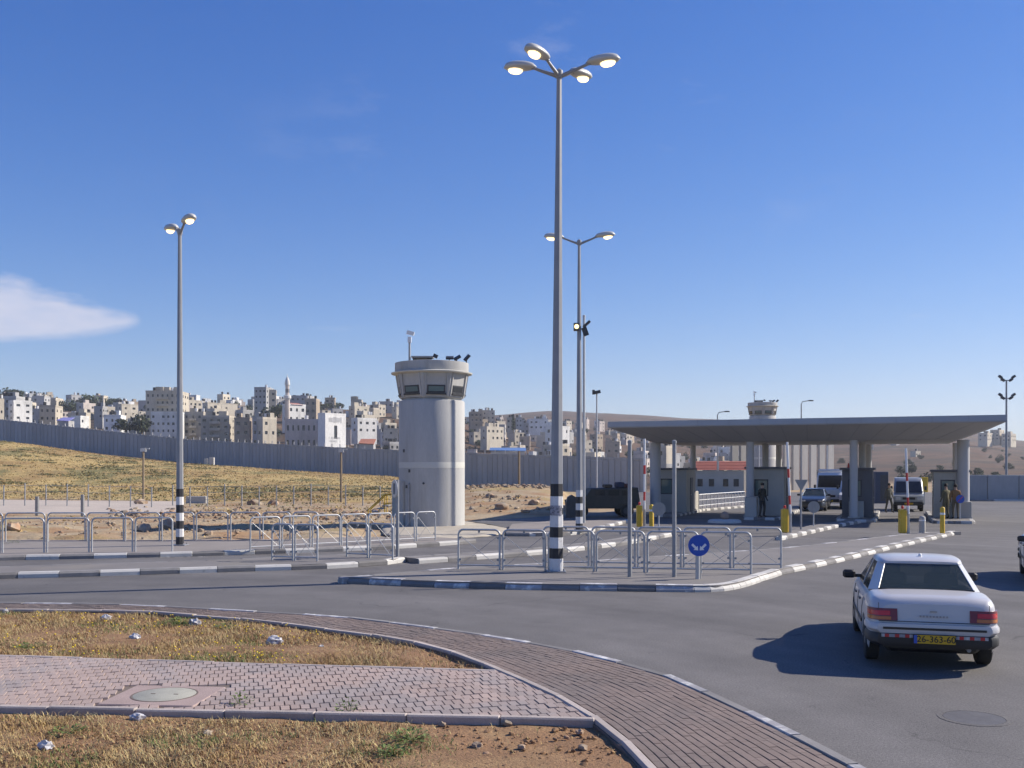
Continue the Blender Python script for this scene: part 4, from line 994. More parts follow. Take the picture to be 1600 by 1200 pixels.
# yellow notice and dark cabinet beyond the minibus lane
g = Vector(((1444 - CX) * 74 / F, 74, 0)); t = thing('notice_board', 'yellow upright notice on a post beyond the silver minibus', 'sign', g); MB().cyl((0, 0, -.05), (0, 0, 1.0), .05, .05, 8).build('post', M['galv_dull'], t); MB().bbox((0, 0, 1.5), (.55, .08, 1.1), .02).build('panel', M['yellow'], t)
g = Vector(((1375 - CX) * 78 / F, 78, 0)); t = thing('steel_cabinet', 'dark blue steel cabinet beyond the dark booth', 'cabinet', g); MB().bbox((0, 0, 1.2), (1.0, .9, 2.5), .03).build('body', plain('cabinet_blue', (.035, .05, .09), .5), t); MB().box((.15, -.46, 1.2), (.6, .02, 2.0)).build('door', M['dark_metal'], t)
# furled flag
g = G(1325, 806, ZI); t = thing('flag', 'furled red flag on a thin pole at the dark booth', 'flag', g)
MB().cyl((.06, 0, -.05), (.06, 0, 2.85), .022, .018, 8).build('pole', M['galv'], t, 50)
MB().lathe([(.03, 2.82), (.09, 2.5), (.17, 2.15), (.15, 1.98), (.06, 1.92)], 9, (.02, -.02, 0)).build('cloth', M['red'], t, 40)

# ------------------------------------------------------------------ people
def person(px, py, h, shirt, legs, label, rz=0.0, pose='stand', Y=None, hat=None, z=.0):
    g = G(px, py, z); t = thing('person', label, 'person', g, rz); k = h / 1.75
    J = {'pel': (0, 0, .95), 'sp': (0, .01, 1.18), 'ch': (0, 0, 1.38), 'nk': (0, 0, 1.50), 'hd0': (0, -.02, 1.58), 'hd1': (0, -.02, 1.70)}
    E = [('pel', 'sp'), ('sp', 'ch'), ('ch', 'nk'), ('nk', 'hd0'), ('hd0', 'hd1')]; Rr = {'pel': (.15, .11), 'sp': (.145, .10), 'ch': (.165, .11), 'nk': (.055, .055), 'hd0': (.075, .085), 'hd1': (.07, .085)}
    for s, n_ in ((-1, 'l'), (1, 'r')):
        fwd = .10 * s if pose == 'walk' else .02 * s
        J.update({n_ + 'sh': (.19 * s, 0, 1.42), n_ + 'el': (.25 * s, .03, 1.14), n_ + 'wr': (.22 * s, -.12 if pose != 'walk' else -.12 * s, .92), n_ + 'hn': (.20 * s, -.19 if pose != 'walk' else -.16 * s, .86),
                  n_ + 'hip': (.10 * s, 0, .90), n_ + 'kn': (.11 * s, -.04 - fwd, .50), n_ + 'an': (.11 * s, .03 - fwd * 1.6, .09), n_ + 'to': (.13 * s, -.14 - fwd * 1.6, .035)})
        E += [('ch', n_ + 'sh'), (n_ + 'sh', n_ + 'el'), (n_ + 'el', n_ + 'wr'), (n_ + 'wr', n_ + 'hn'), ('pel', n_ + 'hip'), (n_ + 'hip', n_ + 'kn'), (n_ + 'kn', n_ + 'an'), (n_ + 'an', n_ + 'to')]
        Rr.update({n_ + 'sh': (.07, .07), n_ + 'el': (.05, .05), n_ + 'wr': (.036, .036), n_ + 'hn': (.035, .05), n_ + 'hip': (.10, .10), n_ + 'kn': (.065, .07), n_ + 'an': (.045, .05), n_ + 'to': (.045, .035)})
    names = list(J); me = bpy.data.meshes.new('body'); me.from_pydata([Vector(J[n_]) * k for n_ in names], [(names.index(a), names.index(b)) for a, b in E], [])
    o = link('body', me, t); sk = o.modifiers.new('skin', 'SKIN'); sk.use_smooth_shade = True
    for i, n_ in enumerate(names):
        sv = me.skin_vertices[0].data[i]; sv.radius = (Rr[n_][0] * k, Rr[n_][1] * k); sv.use_root = n_ == 'pel'
    ss = o.modifiers.new('sub', 'SUBSURF'); ss.levels = ss.render_levels = 1
    m2 = bpy.data.materials.new('clothing'); m2.use_nodes = True; N, L = m2.node_tree.nodes, m2.node_tree.links; b = N['Principled BSDF']; b.inputs['Roughness'].default_value = .85
    tcn = N.new('ShaderNodeTexCoord'); sxn = N.new('ShaderNodeSeparateXYZ'); L.new(tcn.outputs['Object'], sxn.inputs[0]); dv = N.new('ShaderNodeMath'); dv.operation = 'DIVIDE'; L.new(sxn.outputs[2], dv.inputs[0]); dv.inputs[1].default_value = 1.8 * k
    cr = N.new('ShaderNodeValToRGB'); cr.color_ramp.interpolation = 'CONSTANT'; el_ = cr.color_ramp.elements
    el_[0].position = 0; el_[0].color = (.03, .025, .02, 1); el_[1].position = .06; el_[1].color = (*legs, 1); e = el_.new(.55); e.color = (*shirt, 1); e = el_.new(.835); e.color = (.42, .27, .19, 1)
    L.new(dv.outputs[0], cr.inputs[0]); L.new(cr.outputs[0], b.inputs['Base Color']); me.materials.append(m2)
    hm = MB(); hm.lathe([(.088, 1.66), (.094, 1.72), (.08, 1.78), (.03, 1.81)], 14, (0, -.008, 0)); hm.v = [tuple(Vector(p) * k) for p in hm.v]; hm.build('hair' if not hat else 'helmet', plain('hair', hat or (.02, .015, .012), .8), t, 60)
person(1389, 801, 1.74, (.10, .10, .085), (.07, .07, .06), 'person in dark clothes standing left of the silver van', R(20), 'walk')
person(1478, 810.5, 1.72, (.13, .115, .06), (.12, .105, .06), 'person in olive clothes at the window of the beige booth', R(200), z=.13)
person(1493, 811.0, 1.70, (.24, .12, .045), (.11, .09, .06), 'person in brown top between the beige booth and the blue sign', R(170), z=.13)
person(1191, 808.2, 1.75, (.022, .025, .022), (.03, .03, .03), 'person in black beside the booth with the green window', R(30), z=.13)

# ------------------------------------------------------------------ cars
M['silver'] = mat('silver_paint', (.54, .525, .52), .36, .03, 2, 200, .02, 0, metal=.0, coat=.4, space='object')
M['dark_paint'] = mat('dark_paint', (.03, .034, .045), .3, .05, 2, 200, .02, 0, metal=.2, coat=.7, space='object')
M['white_car'] = mat('white_car_paint', (.72, .72, .71), .35, .02, 2, 200, .02, 0, coat=.6, space='object')
M['bumper'] = mat('bumper_plastic', (.022, .021, .021), .5, .1, 6, 80, .08, space='object')
M['rubber'] = mat('rubber', (.018, .018, .018), .8, .2, 8)
M['trim'] = plain('black_trim', (.012, .012, .014), .45)
M['car_glass'] = glass('car_glass', (.05, .065, .06), .62)
M['tail_red'] = plain('tail_red', (.62, .016, .014), .25, coat=.5)
M['tail_dark'] = plain('tail_dark', (.20, .016, .014), .3, coat=.5)
M['tail_amber'] = plain('tail_amber', (.55, .16, .02), .25, coat=.5)
M['plate_yellow'] = plain('plate_yellow', (.62, .37, .015), .5)
M['plate_blue'] = plain('plate_blue', (.04, .10, .45), .5)
M['seat'] = mat('seat_cloth', (.06, .06, .065), .9, .1, 9)
M['rim'] = plain('wheel_rim', (.32, .32, .33), .35, .7)
M['headlamp'] = plain('headlamp', (.55, .56, .58), .08, coat=1)
def lerp_tab(tab, x):
    return float(np.interp(x, [a for a, _ in tab], [b for _, b in tab]))
def sedan(label, loc, rz, paint, near=False, group=None):
    t = thing('car', label, 'car', loc, rz, group); Lc = 4.35; RA, FA, RW = .80, 3.32, .335     # +x forward from the rear bumper
    top_t = [(0, .875), (.03, .915), (.08, .948), (.16, .972), (.75, 1.0), (1.0, .96), (3.0, .94), (3.2, .945), (3.6, .885), (4.0, .80), (4.22, .72), (4.35, .60)]
    wid_t = [(0, .69), (.02, .735), (.05, .77), (.10, .80), (.18, .82), (.3, .832), (.9, .842), (2.2, .848), (3.4, .838), (3.9, .80), (4.2, .72), (4.30, .66), (4.35, .58)]
    xs = sorted(set([0, .02, .04, .08, .12, .2, .3, .42] + [round(RA + RW * math.cos(R(a)), 4) for a in range(0, 181, 12)] + [round(FA + RW * math.cos(R(a)), 4) for a in range(0, 181, 12)] + list(np.linspace(1.2, 2.9, 8).round(3)) + [3.75, 3.9, 4.05, 4.15, 4.22, 4.28, 4.32, 4.35]))
    def zbot(x):
        z = .22 if .3 < x < 4.0 else .34
        for a in (RA, FA):
            if abs(x - a) <= RW + 1e-6: z = max(z, .30 + math.sqrt(max(0, RW * RW - (x - a) ** 2)))
        return z
    rings = []
    for x in xs:
        w_, zt, zb = lerp_tab(wid_t, x), lerp_tab(top_t, x), zbot(x); half = []
        for f_, z in ((.955, zb), (.985, zb + .06 * (1 - (zb - .22) / .5)), (1.0, max(zb + .02, .56)), (.998, max(zb + .03, .70)), (.965, zt - .09), (.925, zt - .035), (.86, zt - .006), (.60, zt + .010), (.30, zt + .016), (0, zt + .018)):
            half.append((w_ * f_, max(z, zb)))
        xo = lambda z: x + (.085 * max(0, (z - .60) / .36) * max(0, 1 - x / .5) if x < .5 else 0)
        rings.append([(xo(z), -y, z) for y, z in half] + [(xo(z), y, z) for y, z in half[-2::-1]])
    bd = MB(); bd.loft(rings, close=False, caps=False); nr = len(rings[0])
    bd.f.append(tuple(range(nr))); bd.f.append(tuple((len(rings) - 1) * nr + j for j in range(nr - 1, -1, -1)))
    body = bd.build('body', paint, t, 38)
    ub = MB(); ub.bbox((2.15, 0, .42), (3.9, 1.22, .40), .05); ub.bbox((2.1, 0, .60), (2.0, 1.5, .5), .05); ub.build('underbody', M['trim'], t)
    # cabin: roof, pillars, glass
    B = {'rb': (.80, .64, 1.0), 'rs': (1.10, .765, .955), 'bs': (2.02, .775, .94), 'as': (2.98, .765, .935), 'fw': (3.22, .68, .955), 'rt': (1.36, .50, 1.345), 'rts': (1.58, .590, 1.325), 'bts': (2.02, .605, 1.34), 'ats': (2.36, .595, 1.325), 'fwt': (2.46, .55, 1.345)}
    mir = lambda p: (p[0], -p[1], p[2])
    cf = [MB() for _ in range(6)]
    def quadt(mb, a, b, c_, d, th=.012):
        a, b, c_, d = map(Vector, (a, b, c_, d)); n_ = (b - a).cross(d - a).normalized() * th
        ce = (a + b + c_ + d) / 4
        if n_.dot(ce - Vector((2, 0, .9))) > 0: n_ = -n_
        mb.loft([[a, b, c_, d], [a + n_, b + n_, c_ + n_, d + n_]])
    for ii, f_ in enumerate((lambda p: p, mir)):
        quadt(cf[3 * ii], f_(B['rb']), f_(B['rs']), f_(B['rts']), f_(B['rt']))
        quadt(cf[3 * ii + 1], f_(B['as']), f_(B['fw']), f_(B['fwt']), f_(B['ats']))
        b1, b2 = Vector(f_(B['bs'])), Vector(f_(B['bts'])); quadt(cf[3 * ii + 2], b1 + Vector((-.04, 0, 0)), b1 + Vector((.04, 0, 0)), b2 + Vector((.04, 0, 0)), b2 + Vector((-.04, 0, 0)))
    for m_ in cf: m_.build('pillar', paint, t, 30)
    rf = MB(); rr = []
    for x, w_, dz_ in ((1.335, .50, -.012), (1.36, .545, .0), (1.45, .575, .022), (1.6, .60, .038), (1.9, .612, .048), (2.2, .608, .04), (2.38, .59, .022), (2.47, .56, .0), (2.50, .52, -.014)):
        ring = [(x, -w_, 1.325 + min(dz_, 0)), (x, -w_ * .97, 1.345 + dz_ * .5), (x, -w_ * .88, 1.36 + dz_ * .8), (x, -w_ * .5, 1.368 + dz_), (x, 0, 1.371 + dz_)]
        rr.append(ring + [(a, -b, c_) for a, b, c_ in ring[-2::-1]] + [(x, w_ * .9, 1.315), (x, -w_ * .9, 1.315)])
    rf.loft(rr); rf.build('roof', paint, t, 50)
    def pane(name, a, b, c_, d, par=t):
        m_ = MB(); a, b, c_, d = [Vector(q) for q in (a, b, c_, d)]; ce = (a + b + c_ + d) / 4
        sh = [(ce + (q - ce) * 1.0) for q in (a, b, c_, d)]; n_ = (b - a).cross(d - a).normalized() * .006
        if n_.dot(ce - Vector((2, 0, .9))) > 0: n_ = -n_
        m_.loft([[q + n_ for q in sh], [q + n_ * 2 for q in sh]]); return m_.build(name, M['car_glass'], par)
    rw = pane('rear_window', B['rb'], mir(B['rb']), mir(B['rt']), B['rt']); pane('windscreen', B['fw'], mir(B['fw']), mir(B['fwt']), B['fwt'])
    for f_ in (lambda p: p, mir):
        pane('side_window', f_(B['rs']), f_((1.98, .775, .94)), f_((1.98, .605, 1.34)), f_(B['rts'])); pane('side_window', f_((2.06, .775, .94)), f_(B['as']), f_(B['ats']), f_((2.06, .605, 1.34)))
    m_ = MB(); m_.tube([Vector(B['rb']) + Vector((-.006, 0, .006)), Vector(mir(B['rb'])) + Vector((-.006, 0, .006))], .012, 6); m_.build('seal', M['trim'], rw)
    # inside
    for y in (-.36, .36):
        s = MB(); s.bbox((2.02, y, .82), (.16, .46, .62), .04); s.build('front_seat', M['seat'], t); h = MB(); h.bbox((1.96, y, 1.20), (.10, .26, .17), .03); h.build('headrest', M['seat'], t)
        h = MB(); h.bbox((1.23, y, 1.08), (.09, .26, .13), .03); h.build('rear_headrest', M['seat'], t)
    s = MB(); s.bbox((1.25, 0, .80), (.16, 1.25, .46), .04); s.build('rear_seat', M['seat'], t); MB().box((1.0, 0, .965), (.42, 1.24, .02)).build('parcel_shelf', M['seat'], t)
    MB().bbox((3.0, 0, .86), (.4, 1.3, .16), .04).build('dashboard', M['trim'], t)
    # bumpers wrap round the corners
    def wrap(z0, z1, off, x0, x1, name, m2, par=t, fr=False):
        pl = []
        for x in np.linspace(x0, x1, 12):
            pl.append((x, lerp_tab(wid_t, x)))
        if not fr: line = [(x - off * max(0, 1 - x / .15), -(y + off * .6)) for x, y in pl[::-1]] + [(x - off * max(0, 1 - x / .15), y + off * .6) for x, y in pl]
        else: line = [(x + off * max(0, 1 - (Lc - x) / .15), -(y + off * .6)) for x, y in pl] + [(x + off * max(0, 1 - (Lc - x) / .15), y + off * .6) for x, y in pl[::-1]]
        inn = [(x, y * .8) for x, y in line]; zs = [(z0, .93), (z0 + .05, 1.0), (z1 - .04, 1.0), (z1, .97)]; rgs = []
        for z, f_ in zs: rgs.append([(lx + (1 - f_) * (.25 if not fr else -.25), ly * f_, z) for lx, ly in line])
        b_ = MB(); b_.loft(rgs, close=False, caps=False); k_ = len(line)
        top_i = [(lx + (.1 if not fr else -.1), ly * .86, z1) for lx, ly in line]; b_.loft([rgs[-1], top_i], close=False, caps=False); b_.loft([[(lx + (.1 if not fr else -.1), ly * .86, z0) for lx, ly in line], rgs[0]], close=False, caps=False)
        return b_.build(name, m2, par, 35)
    rb = wrap(.50, .635, .05, 0, .42, 'rear_bumper', paint); wrap(.33, .505, .042, 0, .42, 'lower_bumper', M['bumper'], rb); wrap(.26, .56, .04, 3.98, 4.35, 'front_bumper', paint, fr=True)
    MB().box((-.052, 0, .575), (.012, 1.30, .03)).build('bumper_strip', M['bumper'], rb)
    # lights
    for s in (-1, 1):
        def lampm(y0, z0, z1, off, m2, name, par, yend=.86):
            ys = [(y0, 0)] + [(lerp_tab(wid_t, x) + .006, x) for x in (.0, .02, .05, .10, .16, .24)]; rgs = []
            for z in (z0, (z0 + z1) / 2, z1):
                sl_ = .085 * max(0, (z - .60) / .36); rgs.append([(x - off + sl_ * max(0, 1 - x / .5), s * y, z) for y, x in ys if y <= yend])
            b_ = MB(); b_.loft(rgs, close=False, caps=False); rin = [[(x + .03, y * .985, z) for x, y, z in rg_] for rg_ in rgs]
            b_.loft([rgs[-1], rin[-1]], close=False, caps=False); b_.loft([rin[0], rgs[0]], close=False, caps=False)
            b_.add([rgs[0][0], rgs[1][0], rgs[2][0], rin[2][0], rin[1][0], rin[0][0]], [(0, 1, 2, 3, 4, 5)]); return b_.build(name, m2, par, 40)
        tl = lampm(.46, .67, .825, .012, M['tail_dark'], 'tail_light', t)
        lampm(.55, .735, .795, .018, M['tail_red'], 'brake_lens', tl); lampm(.54, .68, .722, .018, M['tail_amber'], 'indicator_lens', tl)
        MB().box((-.049, s * .47, .475), (.006, .40, .042)).build('reflector_strip', M['kerb_faded'], t)
        for k in range(3): MB().box((-.053, s * .47 - .13 + .13 * k, .475), (.004, .055, .0415), mat=Matrix.Rotation(R(0), 3, 'X')).build('red_chevron', M['red'], t)
        hl = MB(); hl.bbox((4.285, s * .52, .64), (.10, .30, .13), .03); hl.build('headlight', M['headlamp'], t)
        mr = MB(); mr.bbox((2.86, s * .93, 1.0), (.10, .20, .13), .03); mr.box((2.9, s * .80, .97), (.06, .14, .05)); mr.build('mirror', M['trim'], t)
        for x in (1.35, 2.2): MB().bbox((x, s * .862, .80), (.16, .025, .03), .006).build('door_handle', M['trim'], t)
        for x0, x1 in ((1.16, 1.16), (2.03, 2.03), (2.98, 2.98)):
            mm = MB(); yy = lambda z: s * (lerp_tab(wid_t, x0) * np.interp(z, [.3, .56, .7, .85], [.985, 1.0, .998, .968]) + .0025)
            mm.tube([(x0, yy(z), z) for z in (.30, .42, .56, .70, .84)], .004, 4); mm.build('door_seam', M['trim'], t)
        MB().box((2.1, s * .853, .50), (1.9, .012, .05)).build('side_moulding', M['trim'], t)
    MB().bbox((-.062, 0, .445), (.03, .54, .125), .004).build('plate_holder', M['trim'], t); pl_ = MB().box((-.081, 0, .445), (.006, .52, .112)).build('number_plate', M['plate_yellow'], t)
    MB().box((-.0855, .24, .445), (.003, .042, .110)).build('plate_stripe', M['plate_blue'], pl_)
    if near:
        cu_ = bpy.data.curves.new('plate_digits', 'FONT'); cu_.body = '26-363-60'; cu_.size = .118; cu_.align_x = 'CENTER'; cu_.align_y = 'CENTER'; cu_.extrude = .001; cu_.offset = .001
        tx = bpy.data.objects.new('plate_digits', cu_); COL.objects.link(tx); tx.parent = pl_; tx.location = (-.0865, -.02, .445); tx.rotation_euler = (R(90), 0, R(-90)); cu_.materials.append(M['trim']); bpy.context.view_layer.update(); me_ = bpy.data.meshes.new_from_object(tx.evaluated_get(bpy.context.evaluated_depsgraph_get())); tm2 = link('plate_digits', me_, pl_); tm2.location = tx.location; tm2.rotation_euler = tx.rotation_euler; bpy.data.objects.remove(tx); tm2.name = 'plate_digits'
        MB().box((.018, 0, .80), (.008, .09, .018)).build('badge', M['rim'], t)
        for k in range(9): MB().box((.012, -.17 + .042 * k, .735), (.006, .022, .024)).build('boot_letter', M['rim'], t)
        m_ = MB(); m_.tube([(.055, -.70, .90), (.012, -.70, .66), (.012, .70, .66), (.055, .70, .90)], .0045, 4); m_.build('boot_seam', M['trim'], t)
        MB().lathe([(.03, 1.40), (.025, 1.43), (.01, 1.45)], 10, (1.62, -.02, .0)).build('aerial_base', M['sign_white'], t, 50)
        MB().cyl((.06, -.45, .30), (.22, -.45, .30), .028, .028, 10).build('exhaust', M['galv_dull'], t, 50)
    for x in (RA, FA):
        for s in (-1, 1):
            w_ = MB(); Mw = Matrix.Rotation(R(90), 3, 'X'); yc = s * .74
            w_.lathe([(.20, -.085), (.275, -.092), (.298, -.075), (.300, 0), (.298, .075), (.275, .092), (.20, .085)], 28, (x, yc, .30), Mw); wh = w_.build('wheel', M['rubber'], t, 35)
            q = MB(); q.lathe([(.205, -.07), (.205, .07)], 28, (x, yc, .30), Mw); q.lathe([(.20, -.01), (.20, .01), (.05, .035), (.001, .04)] if s < 0 else [(.20, .01), (.20, -.01), (.05, -.035), (.001, -.04)], 28, (x, yc + s * .055, .30), Mw); q.build('rim', M['rim'], wh, 40)
    return t
HEAD = R(90 - 15.5)
rc = Vector(((1459 - CX) * 12.9 / F, 12.9))
sedan('silver white sedan seen from behind driving past the lamp island', (rc.x, rc.y, 0), HEAD, M['silver'], True).scale = (.98, .95, .965)
fr_ = Vector((12.12, 21.6)); hd = R(247)
sedan('white car cut off by the photograph\'s right border', (fr_.x - 4.35 * math.cos(hd), fr_.y - 4.35 * math.sin(hd), 0), hd, M['white_car'])
p = G(1268, 799); hd = R(-112); sedan('dark car waiting in shade under the canopy before the white truck', (p.x - 4.35 * math.cos(hd), p.y - 4.35 * math.sin(hd), 0), hd, M['dark_paint'])

def van(label, loc, rz, W_, H_, L_, paint, truck=False, name='van', cat='van'):
    """front at the origin facing -y"""
    t = thing(name, label, cat, loc, rz); w2 = W_ / 2
    prof = [(0, .42), (-.06, .55), (-.02, .95), (.55, 1.12), (1.05, H_ - .22), (1.35, H_ - .03), (1.9, H_), (L_ - .1, H_), (L_, H_ - .1), (L_, .4)] if not truck else [(0, .5), (-.05, .7), (0, 1.25), (.25, 1.35), (.45, H_ - .2), (.7, H_ - .02), (1.8, H_), (L_, H_), (L_, .5)]
    rings = []
    for f_, sh in ((-1, .07), (-.94, .02), (-.6, 0), (0, 0), (.6, 0), (.94, .02), (1, .07)):
        rings.append([(w2 * f_ * (1 - .10 * max(0, (z - 1.0) / (H_ - 1.0))), y + sh * (1 if y < L_ / 2 else -1), z - sh * .4 * (1 if z > 1 else -1)) for y, z in prof])
    MB().loft(rings).build('body', paint, t, 30)
    i0, i1 = (3, 4)
    a, b = Vector((0, *prof[i0])), Vector((0, *prof[i1])); n_ = Vector((0, -(b - a).z, (b - a).y)).normalized() * .018
    q = lambda f_, x: a.lerp(b, f_) + n_ + Vector((x, 0, 0))
    ww = MB(); A4 = [q(.06, -w2 * .86), q(.06, w2 * .86), q(.96, w2 * .80), q(.96, -w2 * .80)]; ww.loft([A4, [p_ - n_ * .6 for p_ in A4]]); ww.build('windscreen', M['window_dark'], t)
    for s in (-1, 1):
        z0, z1 = (1.25, H_ - .35); sw = MB(); x_ = lambda z: s * (w2 * (1 - .10 * max(0, (z - 1.0) / (H_ - 1.0))) + .012)
        A4 = [(x_(z0), .75 + (.2 if not truck else -.2), z0), (x_(z0), 1.9, z0), (x_(z1), 1.9, z1), (x_(z1), 1.25 - (.5 if truck else 0), z1)]; sw.loft([A4, [(p_[0] - s * .02, p_[1], p_[2]) for p_ in A4]]); sw.build('side_window', M['window_dark'], t)
        MB().bbox((s * w2 * .72, -.045, .80), (.30, .07, .20), .025).build('headlight', M['headlamp'], t)
        MB().bbox((s * (w2 + .12), .75, 1.45), (.14, .10, .26), .03).build('mirror', M['trim'], t)
        for y in (.85, L_ - .9):
            w_ = MB(); Mw = Matrix.Rotation(R(90), 3, 'Y'); w_.lathe([(.2, -.1), (.32, -.11), (.345, 0), (.32, .11), (.2, .1)], 22, (s * (w2 - .13), y, .345), Mw); wh = w_.build('wheel', M['rubber'], t, 35); MB().cyl((s * (w2 - .01), y, .345), (s * (w2 - .045), y, .345), .2, .2, 16).build('rim', M['rim'], wh)
    MB().bbox((0, -.07, .50), (W_ * .97, .14, .24), .04).build('bumper', M['bumper'], t); MB().box((0, -.055, .82), (W_ * .42, .02, .14)).build('grille', M['trim'], t); MB().box((0, -.145, .50), (.50, .012, .11)).build('number_plate', M['plate_yellow'], t)
    if truck: MB().bbox((0, .9, H_ + .10), (W_ * .85, .5, .18), .03).build('roof_light_bar', M['sign_white'], t)
    return t
p = G(1420, 799.5); van('silver minibus facing the camera in the sunlit lane under the canopy', p, R(-20), 1.75, 2.1, 4.9, mat('van_paint', (.30, .31, .31), .4, .03, 2, metal=.3, coat=.5, space='object'))
p = G(1296, 794); van('white box truck facing the camera in shade between two booths', p, R(-24), 1.85, 2.45, 5.2, M['white_car'], True, 'truck', 'truck')
p = G(1333, 796); van('pale van mostly hidden behind the dark booth', p, R(-20), 1.75, 1.9, 4.6, M['white_car'])
# dark armoured jeep parked beside the far booth
p = G(943, 809); M['olive'] = mat('olive_paint', (.055, .052, .042), .7, .15, 3, 30, .1, space='object')
t = thing('jeep', 'dark armoured jeep parked in shade beside the far booth', 'jeep', (p.x, p.y + 1.2, 0), R(4)); t.scale = (.96, 1, .88); Lj = 4.1
prof = [(-2.0, .55), (-2.05, 1.05), (-1.1, 1.22), (-.75, 1.80), (1.95, 1.85), (2.05, 1.1), (2.05, .55)]
MB().loft([[(x * (.995 if abs(y) > .8 else 1), y, z - (.06 if abs(y) > .8 and z > 1.3 else 0)) for x, z in prof] for y in (-.92, -.80, 0, .80, .92)]).build('body', M['olive'], t, 25)
for x in (-1.3, 1.3):
    for s in (-1, 1):
        w_ = MB(); w_.lathe([(.2, -.12), (.37, -.13), (.41, 0), (.37, .13), (.2, .12)], 22, (x, s * .84, .41), Matrix.Rotation(R(90), 3, 'X')); wh = w_.build('wheel', M['rubber'], t, 35); MB().cyl((x, s * .955, .41), (x, s * .975, .41), .21, .21, 14).build('rim', M['dark_metal'], wh)
    MB().bbox((x, -.90, .86), (.98, .14, .08), .02).build('mudguard', M['olive'], t)
for x0, x1 in ((-.55, .05), (.2, .85), (1.0, 1.6)): MB().bbox(((x0 + x1) / 2, -.905, 1.52), (x1 - x0, .03, .34), .01).build('window', M['window_dark'], t)
MB().box((.1, -.925, 1.0), (1.2, .02, .7)).build('door', M['olive'], t); MB().bbox((-2.08, 0, .62), (.12, 1.7, .16), .02).build('bumper', M['dark_metal'], t)
for x, h in ((.3, .20), (1.0, .34), (1.4, .24)): MB().bbox((x, -.2, 1.84 + h / 2), (.45, .9, h), .05).build('roof_load', mat('load%d' % int(x * 10), random.choice([(.09, .025, .02), (.03, .04, .08), (.08, .06, .04)]), .8), t)
ww = MB(); ww.lathe([(.2, -.1), (.36, -.11), (.40, 0), (.36, .11), (.2, .1)], 22, (-2.55, -.2, .62), Matrix.Rotation(R(90), 3, 'X'))
g2 = G(893, 808.5, 0); wt = MB(); wt.lathe([(.18, -.14), (.40, -.16), (.46, -.10), (.47, 0), (.46, .10), (.40, .16), (.18, .14)], 22, (0, 0, 0), Matrix.Rotation(R(90), 3, 'X'))
rb = MB(); rb.loft([[(-.30, y, 0), (-.31, y, .8), (-.22, y, 1.12), (0, y, 1.24), (.22, y, 1.12), (.31, y, .8), (.30, y, 0)] for y in (-.35, .35)]); o = rb.build('litter_bin', M['dark_metal'], loc=(g2.x, g2.y, 0)); tag(o, 'dark round-topped bin left of the striped far lamp', 'bin')
# ------------------------------------------------------------------ perimeter wall of upright concrete panels
wall_nodes = [(-170, 683 - 46, 345.0), (0, 655, 320.0), (300, 687, 295.0), (560, 700.5, 252.0), (770, 709, 224.0), (1010, 716, 198.0)]
wx = [((a - CX) * Y / F, Y, CH + (HY - b) * Y / F) for a, b, Y in wall_nodes]
sepw = thing('perimeter_wall', 'long grey concrete panel wall running across the field below the town', 'wall', (0, 0, 0))
pm = MB(); prf = lambda d_, z: [(-.60, -d_, z), (.60, -d_, z), (.745, .06, z), (.745, .13, z), (-.745, .13, z), (-.745, .06, z)]
pm.loft([prf(.13, 0), prf(.13, 7.25), prf(.04, 7.32), prf(.04, 7.5), prf(.12, 7.55), prf(.12, 8)])
panel_me = pm.mesh('panel', M['concrete_panel']); post_me = MB().box((0, 0, .40), (.24, .2, .85)).mesh('top_post', M['kerb_white'])
wire_pts = []
acc = 0; k = 0
for (x0, y0, z0), (x1, y1, z1) in zip(wx[:-1], wx[1:]):
    ln = math.hypot(x1 - x0, y1 - y0); n_ = round(ln / 1.5); a = math.atan2(y1 - y0, x1 - x0)
    for i in range(n_):
        f_ = (i + .5) / n_; o = link('panel', panel_me, sepw); zz = z0 + (z1 - z0) * f_
        o.location = (x0 + (x1 - x0) * f_, y0 + (y1 - y0) * f_, zz - 8 + random.uniform(-.05, .05)); o.rotation_euler = (0, 0, a + random.uniform(-.01, .01)); o.scale = (ln / n_ / 1.5, 1, 1)
        if k % 2 == 0: q = link('top_post', post_me, sepw); q.location = (o.location.x, o.location.y - .02, o.location.z + 7.99)
        k += 1
# taller grey wall beyond the booths
bw = thing('panel_wall', 'tall pale grey panel wall seen under the middle of the canopy', 'wall', (0, 0, 0))
for i in range(12):
    px = 1148 + 13.6 * i; Y = 133 + 1.0 * i; o = link('panel', panel_me, bw); o.location = ((px - CX) * Y / F, Y, -1.2 + random.uniform(-.03, .03)); o.rotation_euler = (0, 0, R(33)); o.scale = (.96, 1, 1.05)
lw = thing('low_wall', 'low grey concrete wall along the road past the right end of the canopy', 'wall', (0, 0, 0))
lp = MB().bbox((0, 0, 1.1), (2.46, .25, 2.25), .03).mesh('panel', M['concrete_panel'])
for i in range(14): o = link('panel', lp, lw); o.location = (38.4 + 2.5 * i, 84 - .25 * i, -.06); o.rotation_euler = (0, 0, R(-5.7))
for i in range(14):
    o = link('kerbstone', kerb_mesh('kerb_white' if i % 2 else 'kerb_bare', .15, .24, .05), lw); o.location = (38.4 + 2.5 * i, 82.8 - .25 * i, 0); o.rotation_euler = (0, 0, R(-5.7)); o.scale = (2.4, 1, 1)
tg2 = watchtower('distant watchtower cabin showing above the canopy roof', Vector(((1177 - CX) * 136 / F, 131, -1)), 10.6, False)
tg2.scale = (1.12, 1.12, 1.0)

